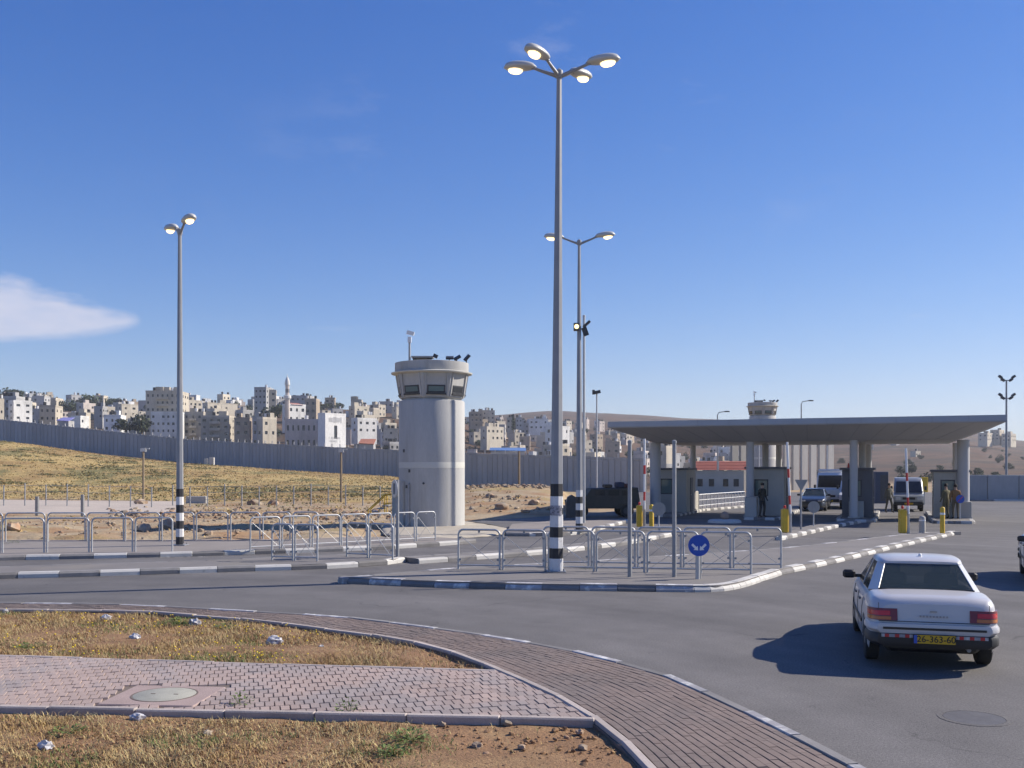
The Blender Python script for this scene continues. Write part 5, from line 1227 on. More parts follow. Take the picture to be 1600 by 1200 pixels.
# red-roofed building and pale fence beyond the booths
hb = thing('red_roofed_building', 'low beige building with a red tiled roof seen under the canopy', 'building', A(1122, 776, 108), R(-12))
w_ = 5.4; MB().box((0, 1.6, 1.3), (w_, 3.2, 3.0)).build('wall', M['booth'], hb)
rt = mat('red_tiles', (.40, .125, .085), .8, .12, 1, 8, .1)
for x0, x1, zz in ((-w_ / 2 - .2, -.15, 2.85), (.1, w_ / 2 + .3, 2.85)):
    rows_ = 6
    for r_ in range(rows_):
        f0, f1 = r_ / rows_, (r_ + 1.12) / rows_; lo = MB()
        A0, A1 = Vector((x0, -.25 + 1.9 * f0, zz + .95 * f0 + .05)), Vector((x1, -.25 + 1.9 * f0, zz + .95 * f0 + .05)); d = Vector((0, 1.9 * (f1 - f0), .95 * (f1 - f0) - .05))
        lo.loft([[A0, A1, A1 + d, A0 + d], [p_ - Vector((0, 0, .05)) for p_ in (A0, A1, A1 + d, A0 + d)]]); lo.build('roof_tile_row', rt, hb)
for x in (-1.9, -.7, .8, 1.9): MB().box((x, -.012, 1.5), (.55, .03, .8)).build('window', M['window_dark'], hb)
fn = thing('pale_fence', 'pale steel rail fence beside the sunlit path beyond the booths', 'fence', (0, 0, 0))
P0, P1 = G(1092, 799), G(1163, 791); n_ = 13
for i in range(n_ + 1):
    p = P0.lerp(P1, i / n_); m_ = MB(); m_.cyl((p.x, p.y, 0), (p.x, p.y, 1.05), .03, .03, 6); m_.build('post', M['galv'], fn)
for z in (.35, .7, 1.05): MB().cyl(P0 + Vector((0, 0, z)), P1 + Vector((0, 0, z)), .03, .03, 6).build('rail', M['sign_white'] if z > 1 else M['galv'], fn)
kerb(struct(MB().prism([tuple(p)[:2] for p in (P0 + Vector((-.6, -.9, 0)), P1 + Vector((.6, -.9, 0)), P1 + Vector((.6, 5, 0)), P0 + Vector((-.6, 5, 0)))], -.05, .13).build('far_path', M['light_paving'])), [Vector((P0.x - .6, P0.y - .95)), Vector((P1.x + .6, P1.y - .95))], .55, ['kerb_white', 'kerb_bare'])
wp = G(1067, 798, 0); o = MB().loft([[(-.28, -.2, 0), (.28, -.2, 0), (.28, .2, 0), (-.28, .2, 0)], [(-.08, -.14, .95), (.12, -.14, .95), (.12, .14, .95), (-.08, .14, .95)]]).build('concrete_wedge', M['kerb_white'], loc=(wp.x, wp.y, 0)); tag(o, 'white tapering concrete block between the far booth and pale fence', 'block')
# sundry poles
def tpole(px, pyt, pyb, Y, r_, label, m2='wood', head=True, name='pole'):
    b = A(px, pyb, Y); h = (pyb - pyt) * Y / F; t = thing(name, label, 'pole', (b.x, b.y, min(b.z, hz(b.x, b.y))))
    h += b.z - t.location.z; MB().cyl((0, 0, -.2), (0, 0, h), r_, r_ * .8, 8).build('shaft', M[m2], t, 50)
    if head: m_ = MB(); m_.box((0, 0, h - .15), (r_ * 4, r_ * 3, .3)); m_.box((.25, 0, h - .05), (.5, .1, .1)); m_.build('fitting', M['galv'], t)
tpole(224, 700, 779, 82, .10, 'thin wooden pole standing in the dry field'); tpole(533, 701, 776, 82, .10, 'wooden pole in the field left of the watchtower'); tpole(811, 705, 758, 88, .11, 'wooden pole on the rubble bank right of the watchtower', head=False)
tpole(1213, 720, 742, 128, .12, 'short lit pole on the grey panel wall', 'galv', False); tpole(1292.5, 697, 762, 120, .12, 'pale pole behind the white truck', 'galv', False); tpole(1186, 688, 748, 128, .10, 'pale thin pole before the grey panel wall', 'galv', False)
def arm_lamp(px, pyt, pyb, Y, label, flip=1):
    b = A(px, pyb, Y); h = (pyb - pyt) * Y / F; t = thing('street_lamp', label, 'street lamp', b, 0, 'distant single-arm lamps')
    MB().cyl((0, 0, 0), (0, 0, h - .4), .10, .07, 8).build('pole', M['galv_dull'], t, 50); MB().tube([(0, 0, h - .45), (.15 * flip, 0, h - .12), (.9 * flip, 0, h)], .05, 6).build('arm', M['galv_dull'], t, 50); MB().bbox((1.15 * flip, 0, h), (.6, .25, .14), .04).build('lantern', M['dark_metal'], t)
arm_lamp(1121, 643, 775, 120, 'small single-arm street lamp above the left part of the canopy'); arm_lamp(1252, 626, 775, 120, 'single-arm street lamp rising above the middle of the canopy')
b = A(1572.5, 785, 95); t = thing('floodlight_mast', 'tall mast with four pairs of floodlights right of the canopy', 'mast', (b.x, b.y, -.1)); h = (785 - 600) * 95 / F
MB().cyl((0, 0, 0), (0, 0, h), .13, .08, 8).build('shaft', M['galv_dull'], t, 50)
for z in (h - .05, h - 1.75):
    MB().box((0, 0, z), (1.1, .08, .08)).build('crossbar', M['galv_dull'], t)
    for s in (-1, 1):
        for x, dz_ in ((.38, 0), (.62, .28)): m_ = MB(); m_.box((s * x, -.1, z + .05 + dz_), (.36, .24, .20), mat=Matrix.Rotation(R(-s * 35), 3, 'Y')); m_.build('floodlight', M['dark_metal'], t)
# gravel track, concrete apron and fence in the field
mb = MB(); tr = [[], []]
for px in range(-500, 300, 20):
    for k_, py in ((0, 804.5), (1, 781.5)):
        p = G(px, py + (0 if px < 200 else (px - 200) * (-.05 if k_ == 0 else .0))); tr[k_].append((p.x, p.y, hz(p.x, p.y) + .10))
rows2 = []
for s in range(9): rows2.append([(a[0] + (b[0] - a[0]) * s / 8, a[1] + (b[1] - a[1]) * s / 8, max(hz(a[0] + (b[0] - a[0]) * s / 8, a[1] + (b[1] - a[1]) * s / 8), -.1) + (.05 if 0 < s < 8 else -.10)) for a, b in zip(*tr)])
mb.loft(rows2, close=False, caps=False); mb.f = [f[::-1] for f in mb.f]; struct(mb.build('gravel_track', mat('pale_gravel', (.47, .40, .33), .95, .08, .3, 5, .12, .4, 8), smooth=180))
ff = thing('wire_fence', 'line of thin posts with wire along the foot of the dry field', 'fence', (0, 0, 0)); prev = None
pt_me = MB().cyl((0, 0, -.2), (0, 0, 1.55), .05, .045, 6).mesh('post', M['galv_dull'])
for i, px in enumerate(list(range(-60, 260, 33)) + list(range(270, 620, 27))):
    Y = 70 if px < 260 else 74; X = (px - CX) * Y / F; z = hz(X, Y); o = link('post', pt_me, ff); o.location = (X, Y, z); o.scale = (1, 1, random.uniform(.9, 1.05))
    cur = Vector((X, Y, z))
    if prev is not None and abs(px - 270) > 5:
        for zz in (.5, 1.0, 1.45): MB().cyl(prev + Vector((0, 0, zz)), cur + Vector((0, 0, zz)), .012, .012, 4).build('wire', M['galv_dull'], ff)
    prev = cur
for px, py, Y, w_, h, l_, m2 in ((129, 806, 57, .16, 1.25, 'pale stub post on the gravel track left', 'sign_back'), (58, 803, 58, .18, 1.1, 'grey stub post farther left on the gravel track', 'sign_back')):
    b = A(px, py, Y); tag(MB().bbox((0, 0, h / 2), (w_, w_, h), .02).build('marker_post', M[m2], loc=(b.x, b.y, hz(b.x, b.y))), l_, 'post')
for px, py, Y, w_, h, l_ in ((322, 722, 188, .55, 1.2, 'smaller white cube marker at the top of the field'), (331, 722, 188, .9, 1.5, 'larger white cube marker at the top of the field'), (308, 783, 80, 1.6, .6, 'low concrete slab lying in the field behind the striped lamp')):
    b = A(px, py, Y); o = MB().bbox((0, 0, h / 2), (w_, .6, h), .03).build('white_marker' if 'cube' in l_ else 'concrete_slab', M['kerb_white'] if 'cube' in l_ else M['concrete'], loc=(b.x, b.y, hz(b.x, b.y) - .05)); tag(o, l_, 'block')
# rubble and boulders
rb = MB(); r2 = random.Random(3)
for i in range(1200):
    u = r2.random()
    if u < .5: px, Y = r2.uniform(170, 640), r2.gauss(59, 4.0)
    elif u < .74: px, Y = r2.uniform(-40, 640), r2.uniform(36.5, 52)
    elif u < .94: px, Y = r2.uniform(728, 866), r2.gauss(83.5, 1.8)
    else: px, Y = r2.uniform(728, 860), r2.uniform(58, 70)
    X = (px - CX) * Y / F
    if Y < 50 and X > -6: continue
    s = min(.36, .04 + abs(r2.gauss(0, .075))) * (.6 if Y < 52 else 1); rb.ico((X, Y, hz(X, Y) + s * .25), s, .3, (1.2, 1, .75), 1, i)
tag(rb.build('rubble', M['rock']), 'scattered pale rubble along the field edge', 'rubble', kind='stuff')
for px, Y, s, l_ in ((683, 70, .7, 'large pale boulder left of the watchtower in the field edge'), (398, 76, .45, 'pale boulder on the straw slope left of the wooden pole'), (428, 76, .35, 'smaller pale boulder on the straw slope'), (20, 41, .3, 'stone among weeds behind the leftmost railings'), (262, 43, .38, 'dark reddish boulder left of the striped lamp'), (225, 42, .34, 'tan boulder behind the back row of railings'), (784, 61, .42, 'pale slab of rock at the foot of the bank right of the tower'), (835, 64, .35, 'pale rock near the bank right of the watchtower'), (765, 70, .3, 'small white rock halfway up the bank right of the tower'), (220, 76, .4, 'white rock at the base of the wooden pole')):
    X = (px - CX) * Y / F; o = MB().ico((0, 0, 0), s, .25, (1.2, 1, .75), 2, px).build('boulder', M['rock'], smooth=30, loc=(X, Y, hz(X, Y) + s * .25)); tag(o, l_, 'boulder')
# straw standing in the field, green scrub
fg, fgr = MB(), MB(); r2 = random.Random(8); n_ = 0
while n_ < 22000:
    n_ += 1
    Y = 37 + (205 - 37) * r2.random() ** 1.0; px = r2.uniform(-130, 880); X = (px - CX) * Y / F
    if Y < 50 and X > -6.4: continue
    if 726 < px and not (66 < Y < 100): continue
    if 56 < Y < 86 and px < 290 and Y > 57.5 and Y < 84: continue
    d = noise.fractal(Vector((X * .06, Y * .035, 4)), 1.0, 2.0, 5); dens = 1.0 if Y > 84 else .28 + .35 * d
    if px > 640 and Y < 100: dens *= .5
    if r2.random() > dens + .2 * d: continue
    z = hz(X, Y); h = r2.uniform(.06, .20) * (.6 if Y < 60 else 1); a = r2.uniform(0, 6.28); g_ = noise.fractal(Vector((X * .05, Y * .03, 40)), 1.0, 2.0, 5)
    mbx = fgr if g_ + r2.gauss(0, .18) > .42 else fg
    for _ in range(3):
        b_ = r2.uniform(0, 6.28); p = Vector((X + r2.uniform(-.25, .25), Y + r2.uniform(-.25, .25), z - .03)); w2 = r2.uniform(.03, .09) + Y * .0002
        sd = Vector((math.cos(b_), math.sin(b_), 0)) * w2; tp = p + Vector((r2.uniform(-.2, .2), r2.uniform(-.2, .2), h))
        mbx.add([p - sd, p + sd, tp], [(0, 1, 2)])
for k_ in range(110):
    px, Y = r2.uniform(-80, 330) if k_ < 80 else r2.uniform(330, 640), r2.uniform(95, 190) if k_ < 80 else r2.uniform(86, 120); X = (px - CX) * Y / F; rr = r2.uniform(.6, 2.2); z = hz(X, Y)
    for _ in range(90):
        a = r2.uniform(0, 6.28); q = rr * r2.random() ** .6; p = Vector((X + 1.6 * q * math.cos(a), Y + q * math.sin(a), z + .25 * rr * max(0, 1 - q / rr) * r2.random())); v = Vector((r2.gauss(0, 1), r2.gauss(0, 1), r2.gauss(0, .5))).normalized() * .16; v2 = v.orthogonal().normalized() * .12
        fgr.add([p - v, p + v2, p + v, p - v2 * .6], [(0, 1, 2, 3)])
tag(fg.build('field_straw', M['straw_far']), 'golden dry grass covering the field below the wall', 'grass', kind='stuff'); tag(fgr.build('field_scrub', M['weed_far']), 'olive green scrub patches in the dry field', 'scrub', kind='stuff')
g = G(22, 848, .1); b_ = weed(22, 851, .42, 'dark green bush sprouting behind the leftmost railings', .9, 260)
b_.location.z = hz(g.x, g.y); weed(918, 892, .28, 'low weed growing at the foot of the four-headed lamp', .5, 150)
# ------------------------------------------------------------------ the town on the hillside
HOUSE = {}
for nm, c_ in (('cream stone', (.56, .50, .40)), ('white', (.70, .69, .66)), ('beige', (.46, .41, .33)), ('grey', (.38, .375, .37)), ('tan', (.39, .315, .235)), ('pale pink', (.54, .47, .42))):
    HOUSE[nm] = mat('house_' + nm.replace(' ', '_'), c_, .9, .12, .25, 2, .08, rnd=.14, col2=tuple(x * .72 for x in c_), c2scale=.35, c2lo=.5, c2hi=.7, stretch=(1, 1, .4))
M['tank'] = plain('black_tank', (.02, .02, .022), .5); M['tank_white'] = plain('white_tank', (.6, .6, .6), .5)
def facade(mb, o_, u, n_, w_, h, wins, dep=.28):
    """wall face with recessed openings; o_ lower left corner, u along, n_ outward"""
    xs = sorted(set([0, w_] + [a for q in wins for a in q[:2]])); zs = sorted(set([0, h] + [a for q in wins for a in q[2:]]))
    P3 = lambda x, z, d=0: o_ + u * x - n_ * d + Vector((0, 0, z))
    for i in range(len(xs) - 1):
        for j in range(len(zs) - 1):
            cx2, cz2 = (xs[i] + xs[i + 1]) / 2, (zs[j] + zs[j + 1]) / 2
            if any(a < cx2 < b and c2 < cz2 < d for a, b, c2, d in wins): continue
            mb.add([P3(xs[i], zs[j]), P3(xs[i + 1], zs[j]), P3(xs[i + 1], zs[j + 1]), P3(xs[i], zs[j + 1])], [(0, 1, 2, 3)])
    for a, b, c2, d in wins:
        mb.add([P3(a, c2), P3(b, c2), P3(b, d), P3(a, d), P3(a, c2, dep), P3(b, c2, dep), P3(b, d, dep), P3(a, d, dep)], [(1, 0, 4, 5), (3, 2, 6, 7), (0, 3, 7, 4), (2, 1, 5, 6)])
PANE = {}
def house(loc, rz, w_, d_, h, key, label, group, hero=False, floors=None, cols=None, name='house', roofbits=4, seed=0, extra=None, side_win=True, arched=False, balc=False):
    r2 = random.Random(seed); t = thing(name, label, 'building', loc, rz, group); m2 = HOUSE[key] if isinstance(key, str) else key
    floors = floors or max(1, round(h / 3.1)); cols = cols or max(2, round(w_ / 3.2)); fh = h / floors; mb = MB(); pans = []
    base = -4.0
    def side(o_, u, n_, ww, cc):
        wins = []
        for f_ in range(floors):
            for c_ in range(cc):
                if r2.random() < (.12 if hero else .40): continue
                cw = ww / cc; x = cw * (c_ + .5); hw = min(.62, cw * .22) * r2.uniform(.7, 1.2); z0 = fh * f_ + fh * .36; z1 = fh * f_ + fh * .72
                wins.append((x - hw, x + hw, z0, z1))
        facade(mb, o_, u, n_, ww, h, wins)
        for a, b, c2, d in wins: pans.append((o_ + u * (a + b) / 2 - n_ * .24 + Vector((0, 0, (c2 + d) / 2)), b - a, d - c2, u))
        mb.add([o_ + Vector((0, 0, base)), o_ + u * ww + Vector((0, 0, base)), o_ + u * ww, o_], [(0, 1, 2, 3)])
    X, Y_ = Vector((1, 0, 0)), Vector((0, 1, 0))
    side(Vector((-w_ / 2, 0, 0)), X, -Y_, w_, cols)
    side(Vector((w_ / 2, 0, 0)), Y_, X, d_, max(1, round(d_ / 3.6)) if side_win else 0)
    side(Vector((-w_ / 2, d_, 0)), -Y_, -X, d_, max(1, round(d_ / 3.6)) if side_win else 0)
    mb.add([(w_ / 2, d_, base), (-w_ / 2, d_, base), (-w_ / 2, d_, h), (w_ / 2, d_, h)], [(0, 1, 2, 3)])
    mb.add([(-w_ / 2, 0, h), (w_ / 2, 0, h), (w_ / 2, d_, h), (-w_ / 2, d_, h)], [(0, 1, 2, 3)])
    mb.build('wall', m2, t)
    pr = MB()
    for c_, s in (((0, .12, h + .35), (w_ + .1, .24, .75)), ((0, d_ - .12, h + .35), (w_ + .1, .24, .75)), ((-w_ / 2 + .07, d_ / 2, h + .35), (.24, d_ - .49, .75)), ((w_ / 2 - .07, d_ / 2, h + .35), (.24, d_ - .49, .75))): pr.box(c_, s)
    pr.build('parapet', m2, t)
    if hero:
        for p, ww, hh, u in pans:
            k_ = (round(ww, 1), round(hh, 1))
            if k_ not in PANE: PANE[k_] = MB().box((0, 0, 0), (k_[0] + .1, .06, k_[1] + .1)).mesh('window', M['window_dark'])
            o = link('window', PANE[k_], t); o.location = p; o.rotation_euler = (0, 0, math.atan2(u.y, u.x))
    elif pans:
        q = MB()
        for p, ww, hh, u in pans: q.box(p, (ww, .06, hh), math.atan2(u.y, u.x))
        o = q.build('windows', M['window_dark'], t); o['kind'] = 'stuff'
    if balc:
        for f_ in range(1, floors):
            MB().box((0, -.55, fh * f_ + .05), (w_ * .36, 1.1, .14)).build('balcony_floor', m2, t); MB().box((0, -1.06, fh * f_ + .55), (w_ * .36, .08, .85)).build('balcony_parapet', m2, t)
    for k_ in range(roofbits):
        x, y = r2.uniform(-w_ * .38, w_ * .38), r2.uniform(d_ * .15, d_ * .5)
        if r2.random() < .25: MB().box((x, y + 1, h + 1.2), (min(3, w_ * .3), 2.4, 2.4)).build('stair_hut', m2, t)
        else:
            q = MB(); q.cyl((x, y, h + .9), (x, y, h + 2.1), .6, .6, 8)
            for s in (-.4, .4): q.cyl((x + s, y, h), (x + s, y, h + .95), .06, .06, 4)
            q.build('water_tank', M['tank'] if r2.random() < .7 else M['tank_white'], t)
    if r2.random() < .3: MB().cyl((w_ * .3, d_ * .4, h), (w_ * .3, d_ * .4, h + 3), .06, .04, 4).build('aerial', M['dark_metal'], t)
    return t
def hero(px0, px1, pyt, pyb, Y, key, yaw, label, d_=9, floors=None, cols=None, **k):
    a, b = A(px0, pyb, Y), A(px1, pyt, Y); w_ = (b.x - a.x) / max(.5, math.cos(R(yaw))); h = b.z - a.z
    return house(((a.x + b.x) / 2, Y, a.z), R(yaw), w_, d_, h, key, label, 'larger town buildings', True, floors, cols, 'apartment_building', seed=int(px0 * 3 + pyt), **k)
hero(-30, 26, 622, 668, 365, 'grey', -4, 'grey apartment block at the extreme left above the wall', 10, 4, 6, balc=True)
hero(27, 45, 629, 668, 358, 'white', 52, 'narrow bright white block with small windows near the left end', 4, 4, 2, roofbits=1)
hero(0, 5, 626, 650, 350, 'cream stone', 50, 'sliver of sunlit cream building cut by the left border', 4, 2, 1)
hero(62, 86, 636, 660, 380, 'beige', 5, 'two storey beige house right of the narrow white block', 8, 2, 3)
hero(44, 86, 623, 642, 560, 'cream stone', 6, 'long low institutional building on the left ridge', 12, 2, 9)
hero(163, 188, 651, 676, 372, 'white', 8, 'low whitish house just above the wall left of the trees', 8, 2, 3)
hero(147, 160, 637, 655, 430, 'grey', 4, 'small plain grey block above the whitish house', 6, 2, 2)
hero(194, 212, 634, 652, 470, 'cream stone', 48, 'sunlit cream house left of the tall apartment block', 4, 2, 2)
hero(228, 280, 613, 690, 400, 'beige', 3, 'tallest apartment block behind the left street lamp', 14, 7, 7, roofbits=9, balc=True)
hero(236, 282, 646, 690, 392, 'white', 3, 'white lower wing in front of the tallest apartment block', 5, 4, 6, roofbits=0)
hero(286, 318, 646, 692, 400, 'beige', -3, 'plain beige block right of the left street lamp', 10, 4, 3, balc=True)
hero(314, 358, 652, 694, 378, 'beige', 2, 'four storey block with wide balconies and sunlit side', 12, 4, 4, balc=True)
hero(330, 366, 632, 660, 520, 'cream stone', 46, 'sunlit cream house with terrace above the balcony block', 5, 2, 4)
hero(366, 390, 655, 698, 372, 'tan', 2, 'blank tan block left of the minaret', 9, 3, 2, side_win=False)
hero(394, 412, 654, 698, 368, 'grey', 0, 'grey slab block next to the blank tan block', 8, 3, 2)
hero(413, 430, 655, 684, 368, 'cream stone', 49, 'sunlit cream house beside the grey slab block', 4, 2, 2)
hero(397, 416, 607, 660, 480, 'grey', -5, 'tall unfinished grey block on the skyline left of the minaret', 12, 6, 3, roofbits=1)
hero(414, 431, 611, 660, 484, 'beige', 12, 'stepped beige half of the tall skyline block', 10, 5, 2, roofbits=1)
hero(453, 475, 634, 662, 430, 'white', 50, 'white house with red roof edge behind the minaret', 4, 2, 3, roofbits=0)
hero(454, 484, 620, 645, 560, 'grey', 0, 'dark grey block on the ridge right of the minaret', 10, 3, 4)
hero(476, 494, 625, 660, 470, 'tan', 0, 'square brown block on the slope right of the minaret', 9, 3, 2, side_win=False)
hero(446, 511, 658, 704, 345, 'pale pink', 2, 'long two storey building with dark arched windows above the wall', 10, 2, 8, roofbits=1)
hero(511, 538, 649, 706, 338, 'white', 48, 'bright pale block with ribbed sunlit face beside the long building', 4, 1, 1, side_win=False, roofbits=0)
hero(553, 568, 656, 684, 400, 'grey', 0, 'grey side block left of the white cubic house', 7, 2, 2)
hero(561, 587, 656, 678, 395, 'white', 47, 'white cubic house with dark windows left of the watchtower', 4, 2, 3, roofbits=0)
hero(567, 585, 651, 664, 404, 'cream stone', 47, 'cream upper storey behind the white cubic house', 4, 1, 2)
hero(549, 564, 626, 650, 520, 'beige', 10, 'square beige block with openings near the ridge', 8, 3, 2)
hero(556, 575, 637, 658, 480, 'cream stone', 52, 'narrow sunlit cream block below the ridge', 4, 3, 2)
hero(600, 622, 672, 692, 430, 'cream stone', 12, 'low cream house against the left edge of the watchtower', 8, 2, 3)
hero(735, 754, 645, 668, 560, 'tan', 8, 'brown block on the skyline right of the watchtower', 9, 3, 3, balc=True)
hero(754, 773, 643, 670, 566, 'beige', 10, 'taller beige block on the skyline right of the watchtower', 9, 4, 3)
hero(761, 787, 669, 690, 470, 'cream stone', 49, 'sunlit cream house right of the watchtower', 4, 2, 4)
hero(792, 803, 654, 672, 560, 'beige', 2, 'narrow block left of the dark tall tree', 7, 2, 2); hero(806, 816, 654, 676, 560, 'grey', 4, 'narrow block right of the dark tall tree', 7, 3, 2)
hero(827, 856, 656, 672, 600, 'white', 8, 'whitish house with three windows below the far hill', 9, 2, 4)
hero(862, 891, 668, 694, 450, 'white', 48, 'white stepped house behind the four-headed lamp', 4, 2, 3)
hero(878, 890, 697, 712, 330, 'cream stone', 48, 'small cream box building above the wall between the lamp poles', 4, 1, 1, side_win=False)
hero(1040, 1052, 700, 718, 330, 'cream stone', 48, 'small cream house under the left end of the canopy', 4, 1, 2)
hero(1538, 1556, 678, 690, 800, 'cream stone', 48, 'left cream block on the right-hand hilltop', 7, 2, 4); hero(1557, 1574, 673, 688, 810, 'cream stone', 48, 'taller cream block on the right-hand hilltop', 7, 3, 4)
hero(1575, 1592, 679, 691, 805, 'cream stone', 46, 'right cream block on the right-hand hilltop', 7, 2, 4)
# ribs on the sunlit face of the bright block, red roof edge, blue and red low roofs
b = A(524, 706, 338); rb_ = thing('facade_lettering', 'faded vertical strokes across the bright pale block', 'sign', (b.x, 337.9, b.z), R(48)); r2 = random.Random(4)
for row, (z0, z1) in enumerate(((9.6, 11.8), (4.2, 5.0), (3.2, 3.9))):
    for k in range(17):
        if row and r2.random() < .35: continue
        MB().box((-2.6 + .325 * k, -.03, z0 + (z1 - z0) / 2), (.10, .05, (z1 - z0) * r2.uniform(.6, 1))).build('stroke', HOUSE['grey'], rb_)
def lowroof(px0, px1, pyt, pyb, Y, col, label):
    a, b = A(px0, pyb, Y), A(px1, pyt, Y); t = thing('shed', label, 'shed', ((a.x + b.x) / 2, Y, a.z)); w_ = b.x - a.x; h = b.z - a.z
    MB().loft([[(-w_ / 2, 0, h * .55), (w_ / 2, 0, h * .45), (w_ / 2, 5, h), (-w_ / 2, 5, h)], [(-w_ / 2, 0, h * .55 + .2), (w_ / 2, 0, h * .45 + .2), (w_ / 2, 5, h + .2), (-w_ / 2, 5, h + .2)]]).build('roof', mat('shed_roof_%d' % px0, col, .7, .1, .3, 3, .06), t)
    MB().box((0, 2.6, h * .5 - 3), (w_ * .94, 4.6, h * .5 + 5)).build('wall', HOUSE['grey'], t)
lowroof(765, 822, 700, 710, 262, (.10, .20, .42), 'low shed with blue roof just above the wall'); lowroof(560, 584, 686, 702, 290, (.42, .17, .10), 'orange red low roof just above the wall left of the watchtower')
lowroof(88, 107, 652, 664, 350, (.22, .22, .48), 'small violet blue shed roof above the wall near the left end')
b = A(464, 634, 430); MB().loft([[(-3.2, -.4, 0), (3.2, -.4, 0), (3.2, 5, 0), (-3.2, 5, 0)], [(-2.4, 2.2, .9), (2.4, 2.2, .9), (2.4, 2.4, .9), (-2.4, 2.4, .9)]]).build('hip_roof', mat('red_roof', (.32, .10, .07), .8, .1, .5), loc=(b.x, b.y, b.z + .4))
o = bpy.data.objects['hip_roof']; o.rotation_euler = (0, 0, R(50)); tag(o, 'small red hipped roof beside the minaret', 'roof')
# minarets
def minaret(px, pyt, pyb, Y, r_, label):
    b = A(px, pyb, Y); h = (pyb - pyt) * Y / F; t = thing('minaret', label, 'minaret', b, 0, 'minarets'); m2 = HOUSE['pale pink']
    MB().cyl((0, 0, -4), (0, 0, h * .66), r_ * 1.05, r_, 8).build('shaft', m2, t); MB().lathe([(r_, h * .645), (r_ * 1.5, h * .672), (r_ * 1.5, h * .705), (r_ * 1.05, h * .71)], 16).build('balcony', HOUSE['white'], t)
    MB().cyl((0, 0, h * .70), (0, 0, h * .85), r_ * .82, r_ * .78, 8).build('lantern_drum', m2, t)
    for k in range(8): a = R(22.5 + 45 * k); MB().box((r_ * .76 * math.cos(a), r_ * .76 * math.sin(a), h * .77), (.08, r_ * .3, h * .05), a).build('opening', M['window_dark'], t)
    MB().lathe([(r_ * 1.1, h * .845), (r_ * 1.1, h * .86), (r_ * .95, h * .90), (r_ * .6, h * .935), (r_ * .12, h * .965), (.05, h)], 14).build('dome', HOUSE['white'], t, 60)
minaret(449, 584, 700, 395, .98, 'tall pale minaret with balcony and small dome rising over the town'); minaret(41, 612, 640, 600, 1.3, 'short minaret on the ridge at the far left')
# smaller houses filling the slopes
cl_ = ['cream stone', 'white', 'beige', 'grey', 'tan', 'pale pink']; r2 = random.Random(21); n_ = 0; placed = []
while n_ < 286:
    if n_ < 130: px = r2.uniform(-110, 735); Y = r2.uniform(400, 640)
    elif n_ < 280: px = r2.uniform(728, 1170); Y = 330 * (900 / 330) ** r2.random()
    else: px = r2.uniform(1290, 1620); Y = r2.uniform(500, 1100)
    X = (px - CX) * Y / F
    if any((X - a) ** 2 + (Y - b) ** 2 < (7.5 if n_ < 130 else 6.5) ** 2 for a, b in placed):
        n_ += .02; continue
    z = hz(X, Y); sz = 1.0 if n_ < 130 else .85; w_, d_ = r2.uniform(4.5, 8.5) * sz, r2.uniform(4, 7) * sz; h = r2.choice([3.2, 3.2, 6.4, 6.4] if n_ < 130 else [3.2, 3.2, 6.2, 6.2, 8.5]); key = r2.choice(cl_); yaw = r2.choice([-12, -4, 2, 38, 44, 50, 55, 60, 64]) + r2.uniform(-3, 3)
    area = 'on the slope left of the watchtower' if n_ < 130 else ('on the slope right of the watchtower' if n_ < 280 else 'on the brown right-hand hillside')
    st_ = {3.2: 'single storey', 6.4: 'two storey', 6.2: 'two storey', 9.3: 'three storey', 8.5: 'three storey'}[h]
    house((X, Y, z - .3), R(yaw), w_, d_, h, key, f'{key} {st_} house {area}', f'{key} {st_} houses {area}', False, seed=int(n_ * 17) + 1, roofbits=r2.choice([1, 2, 2, 3, 4])); placed.append((X, Y)); n_ = int(n_) + 1
# trees among the houses
def tree_mesh(seed, kind):
    r3 = random.Random(seed); cr = MB(); tr = MB()
    if kind == 'cypress': n_, H_, Rw = 320, 9, 1.1
    else: n_, H_, Rw = 420, 6.0, 3.2
    tr.cyl((0, 0, -1), (0, 0, H_ * .45), .28, .16, 6)
    for k in range(5): a = r3.uniform(0, 6.28); tr.cyl((0, 0, H_ * .28), (Rw * .5 * math.cos(a), Rw * .5 * math.sin(a), H_ * .62), .12, .05, 5)
    blobs = [(r3.uniform(-.6, .6) * Rw, r3.uniform(-.6, .6) * Rw, H_ * r3.uniform(.22, .72), Rw * r3.uniform(.4, .65)) for _ in range(7)]
    for i in range(n_):
        if kind == 'cypress': z = H_ * r3.uniform(.08, 1); rr = Rw * (1 - (z / H_)) ** .6 * r3.random() ** .4; a = r3.uniform(0, 6.28); c_ = Vector((rr * math.cos(a), rr * math.sin(a), z)); s = .45
        else:
            bx_, by_, bz_, br = r3.choice(blobs); v = Vector((r3.gauss(0, 1), r3.gauss(0, 1), r3.gauss(0, .8))).normalized() * br * r3.random() ** .35; c_ = Vector((bx_, by_, bz_)) + v; s = .55
        n3 = Vector((r3.gauss(0, 1), r3.gauss(0, 1), r3.gauss(0, 1))).normalized(); u = n3.orthogonal().normalized() * s * r3.uniform(.5, 1.1); w2 = n3.cross(u).normalized() * s * r3.uniform(.4, .9)
        cr.add([c_ - u, c_ - w2 * .8, c_ + u * .9, c_ + w2], [(0, 1, 2, 3)])
    return cr.mesh('crown', M['foliage']), tr.mesh('trunk', M['bark'])
TM = [tree_mesh(s, 'round') for s in range(4)] + [tree_mesh(9, 'cypress')]
def tree(X, Y, z, s, label, group, k):
    t = thing('tree', label, 'tree', (X, Y, z), random.uniform(0, 6.28), group); t.scale = (s * random.uniform(.85, 1.2), s, s * random.uniform(.85, 1.1)); link('crown', TM[k][0], t); link('trunk', TM[k][1], t)
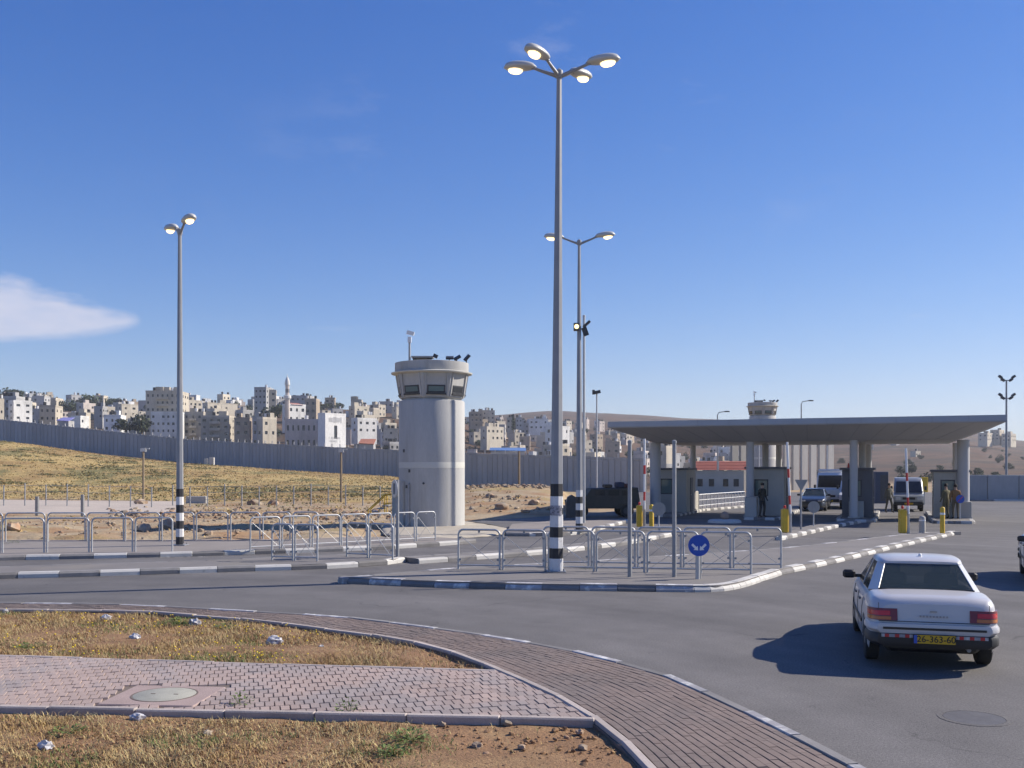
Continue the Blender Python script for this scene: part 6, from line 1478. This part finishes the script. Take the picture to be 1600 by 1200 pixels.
for px, pyb, Y, s, k, l_ in ((143, 640, 560, 1.9, 0, 'largest round dark tree on the left skyline'), (66, 624, 580, 1.3, 1, 'round tree on the ridge right of the short minaret'), (8, 622, 580, 1.4, 2, 'tree at the left border on the skyline'), (20, 622, 575, 1.3, 3, 'tree just right of the left border on the ridge'), (33, 624, 590, 1.1, 0, 'tree directly left of the short minaret'), (95, 640, 540, 1.6, 1, 'dark tree clump left of the largest skyline tree'), (110, 640, 545, 1.4, 2, 'tree between the ridge building and the largest tree'), (128, 642, 545, 1.3, 0, 'tree touching the left of the largest skyline tree'), (180, 638, 560, 1.1, 3, 'small skyline tree left of the tallest block'),
                          (196, 668, 360, 1.25, 1, 'green tree above the wall right of the whitish house'), (222, 668, 362, 1.35, 2, 'green tree touching the wall beside the tallest block'), (802, 674, 520, 1.0, 4, 'dark tall narrow tree between two blocks'), (158, 640, 555, .8, 4, 'thin cypress right of the largest skyline tree'), (165, 640, 557, .7, 4, 'second thin cypress right of the largest skyline tree'), (425, 650, 440, 1.3, 0, 'olive tree below the tall skyline block'), (437, 650, 440, 1.1, 3, 'olive tree beside the minaret shaft')):
    b = A(px, pyb, Y); tree(b.x, Y, b.z - 2.0 * (s > 1.2), s, l_, 'trees one can tell apart in the town', k)
r2 = random.Random(33)
for i in range(248):
    if i < 98: px, Y = r2.uniform(-80, 740), r2.uniform(385, 640)
    elif i < 188: px, Y = r2.uniform(728, 1180), 330 * (1000 / 330) ** r2.random()
    else: px, Y = r2.uniform(1180, 1640), 260 * (1300 / 260) ** r2.random()
    X = (px - CX) * Y / F
    a = 'left slope' if i < 98 else 'middle slope' if i < 188 else 'right-hand hillside'
    tree(X, Y, hz(X, Y) - .3, r2.uniform(.45, .95) * (1 if i < 188 else .8), f'small dark tree among the houses of the {a}' if i < 188 else 'small dark bushy tree scattered over the brown right-hand hillside', f'small trees on the {a}', r2.randrange(4))

# ------------------------------------------------------------------ thin haze over the whole valley
hzb = MB().box((0, 1300, 62), (7200, 3000, 170)).build('haze', None); tag(hzb, 'faint pale haze filling the air of the valley', 'haze', kind='stuff')
hm = bpy.data.materials.new('haze'); hm.use_nodes = True; N, L = hm.node_tree.nodes, hm.node_tree.links; N.remove(N['Principled BSDF'])
pv = N.new('ShaderNodeVolumePrincipled'); pv.inputs['Density'].default_value = .00022; pv.inputs['Color'].default_value = (.86, .89, .95, 1); pv.inputs['Anisotropy'].default_value = .2
L.new(pv.outputs[0], N['Material Output'].inputs['Volume']); hzb.data.materials.append(hm)

# ------------------------------------------------------------------ labels: tell look-alikes apart by their order across the view
ONES = ['', 'first', 'second', 'third', 'fourth', 'fifth', 'sixth', 'seventh', 'eighth', 'ninth', 'tenth', 'eleventh', 'twelfth', 'thirteenth', 'fourteenth', 'fifteenth', 'sixteenth', 'seventeenth', 'eighteenth', 'nineteenth']
TENS = {2: ('twentieth', 'twenty'), 3: ('thirtieth', 'thirty'), 4: ('fortieth', 'forty'), 5: ('fiftieth', 'fifty'), 6: ('sixtieth', 'sixty'), 7: ('seventieth', 'seventy'), 8: ('eightieth', 'eighty'), 9: ('ninetieth', 'ninety')}
def ordinal(n): return ONES[n] if n < 20 else (TENS[n // 10][0] if n % 10 == 0 else TENS[n // 10][1] + '-' + ONES[n % 10])
by = {}
for o in SC.objects:
    if o.parent is None and o.get('label'): by.setdefault(o['label'], []).append(o)
for l_, os2 in by.items():
    if len(os2) > 1 and len(os2) < 100:
        for k, o in enumerate(sorted(os2, key=lambda o: o.location.x / max(o.location.y, 1))): o['label'] = ordinal(k + 1) + ' from the left: ' + l_
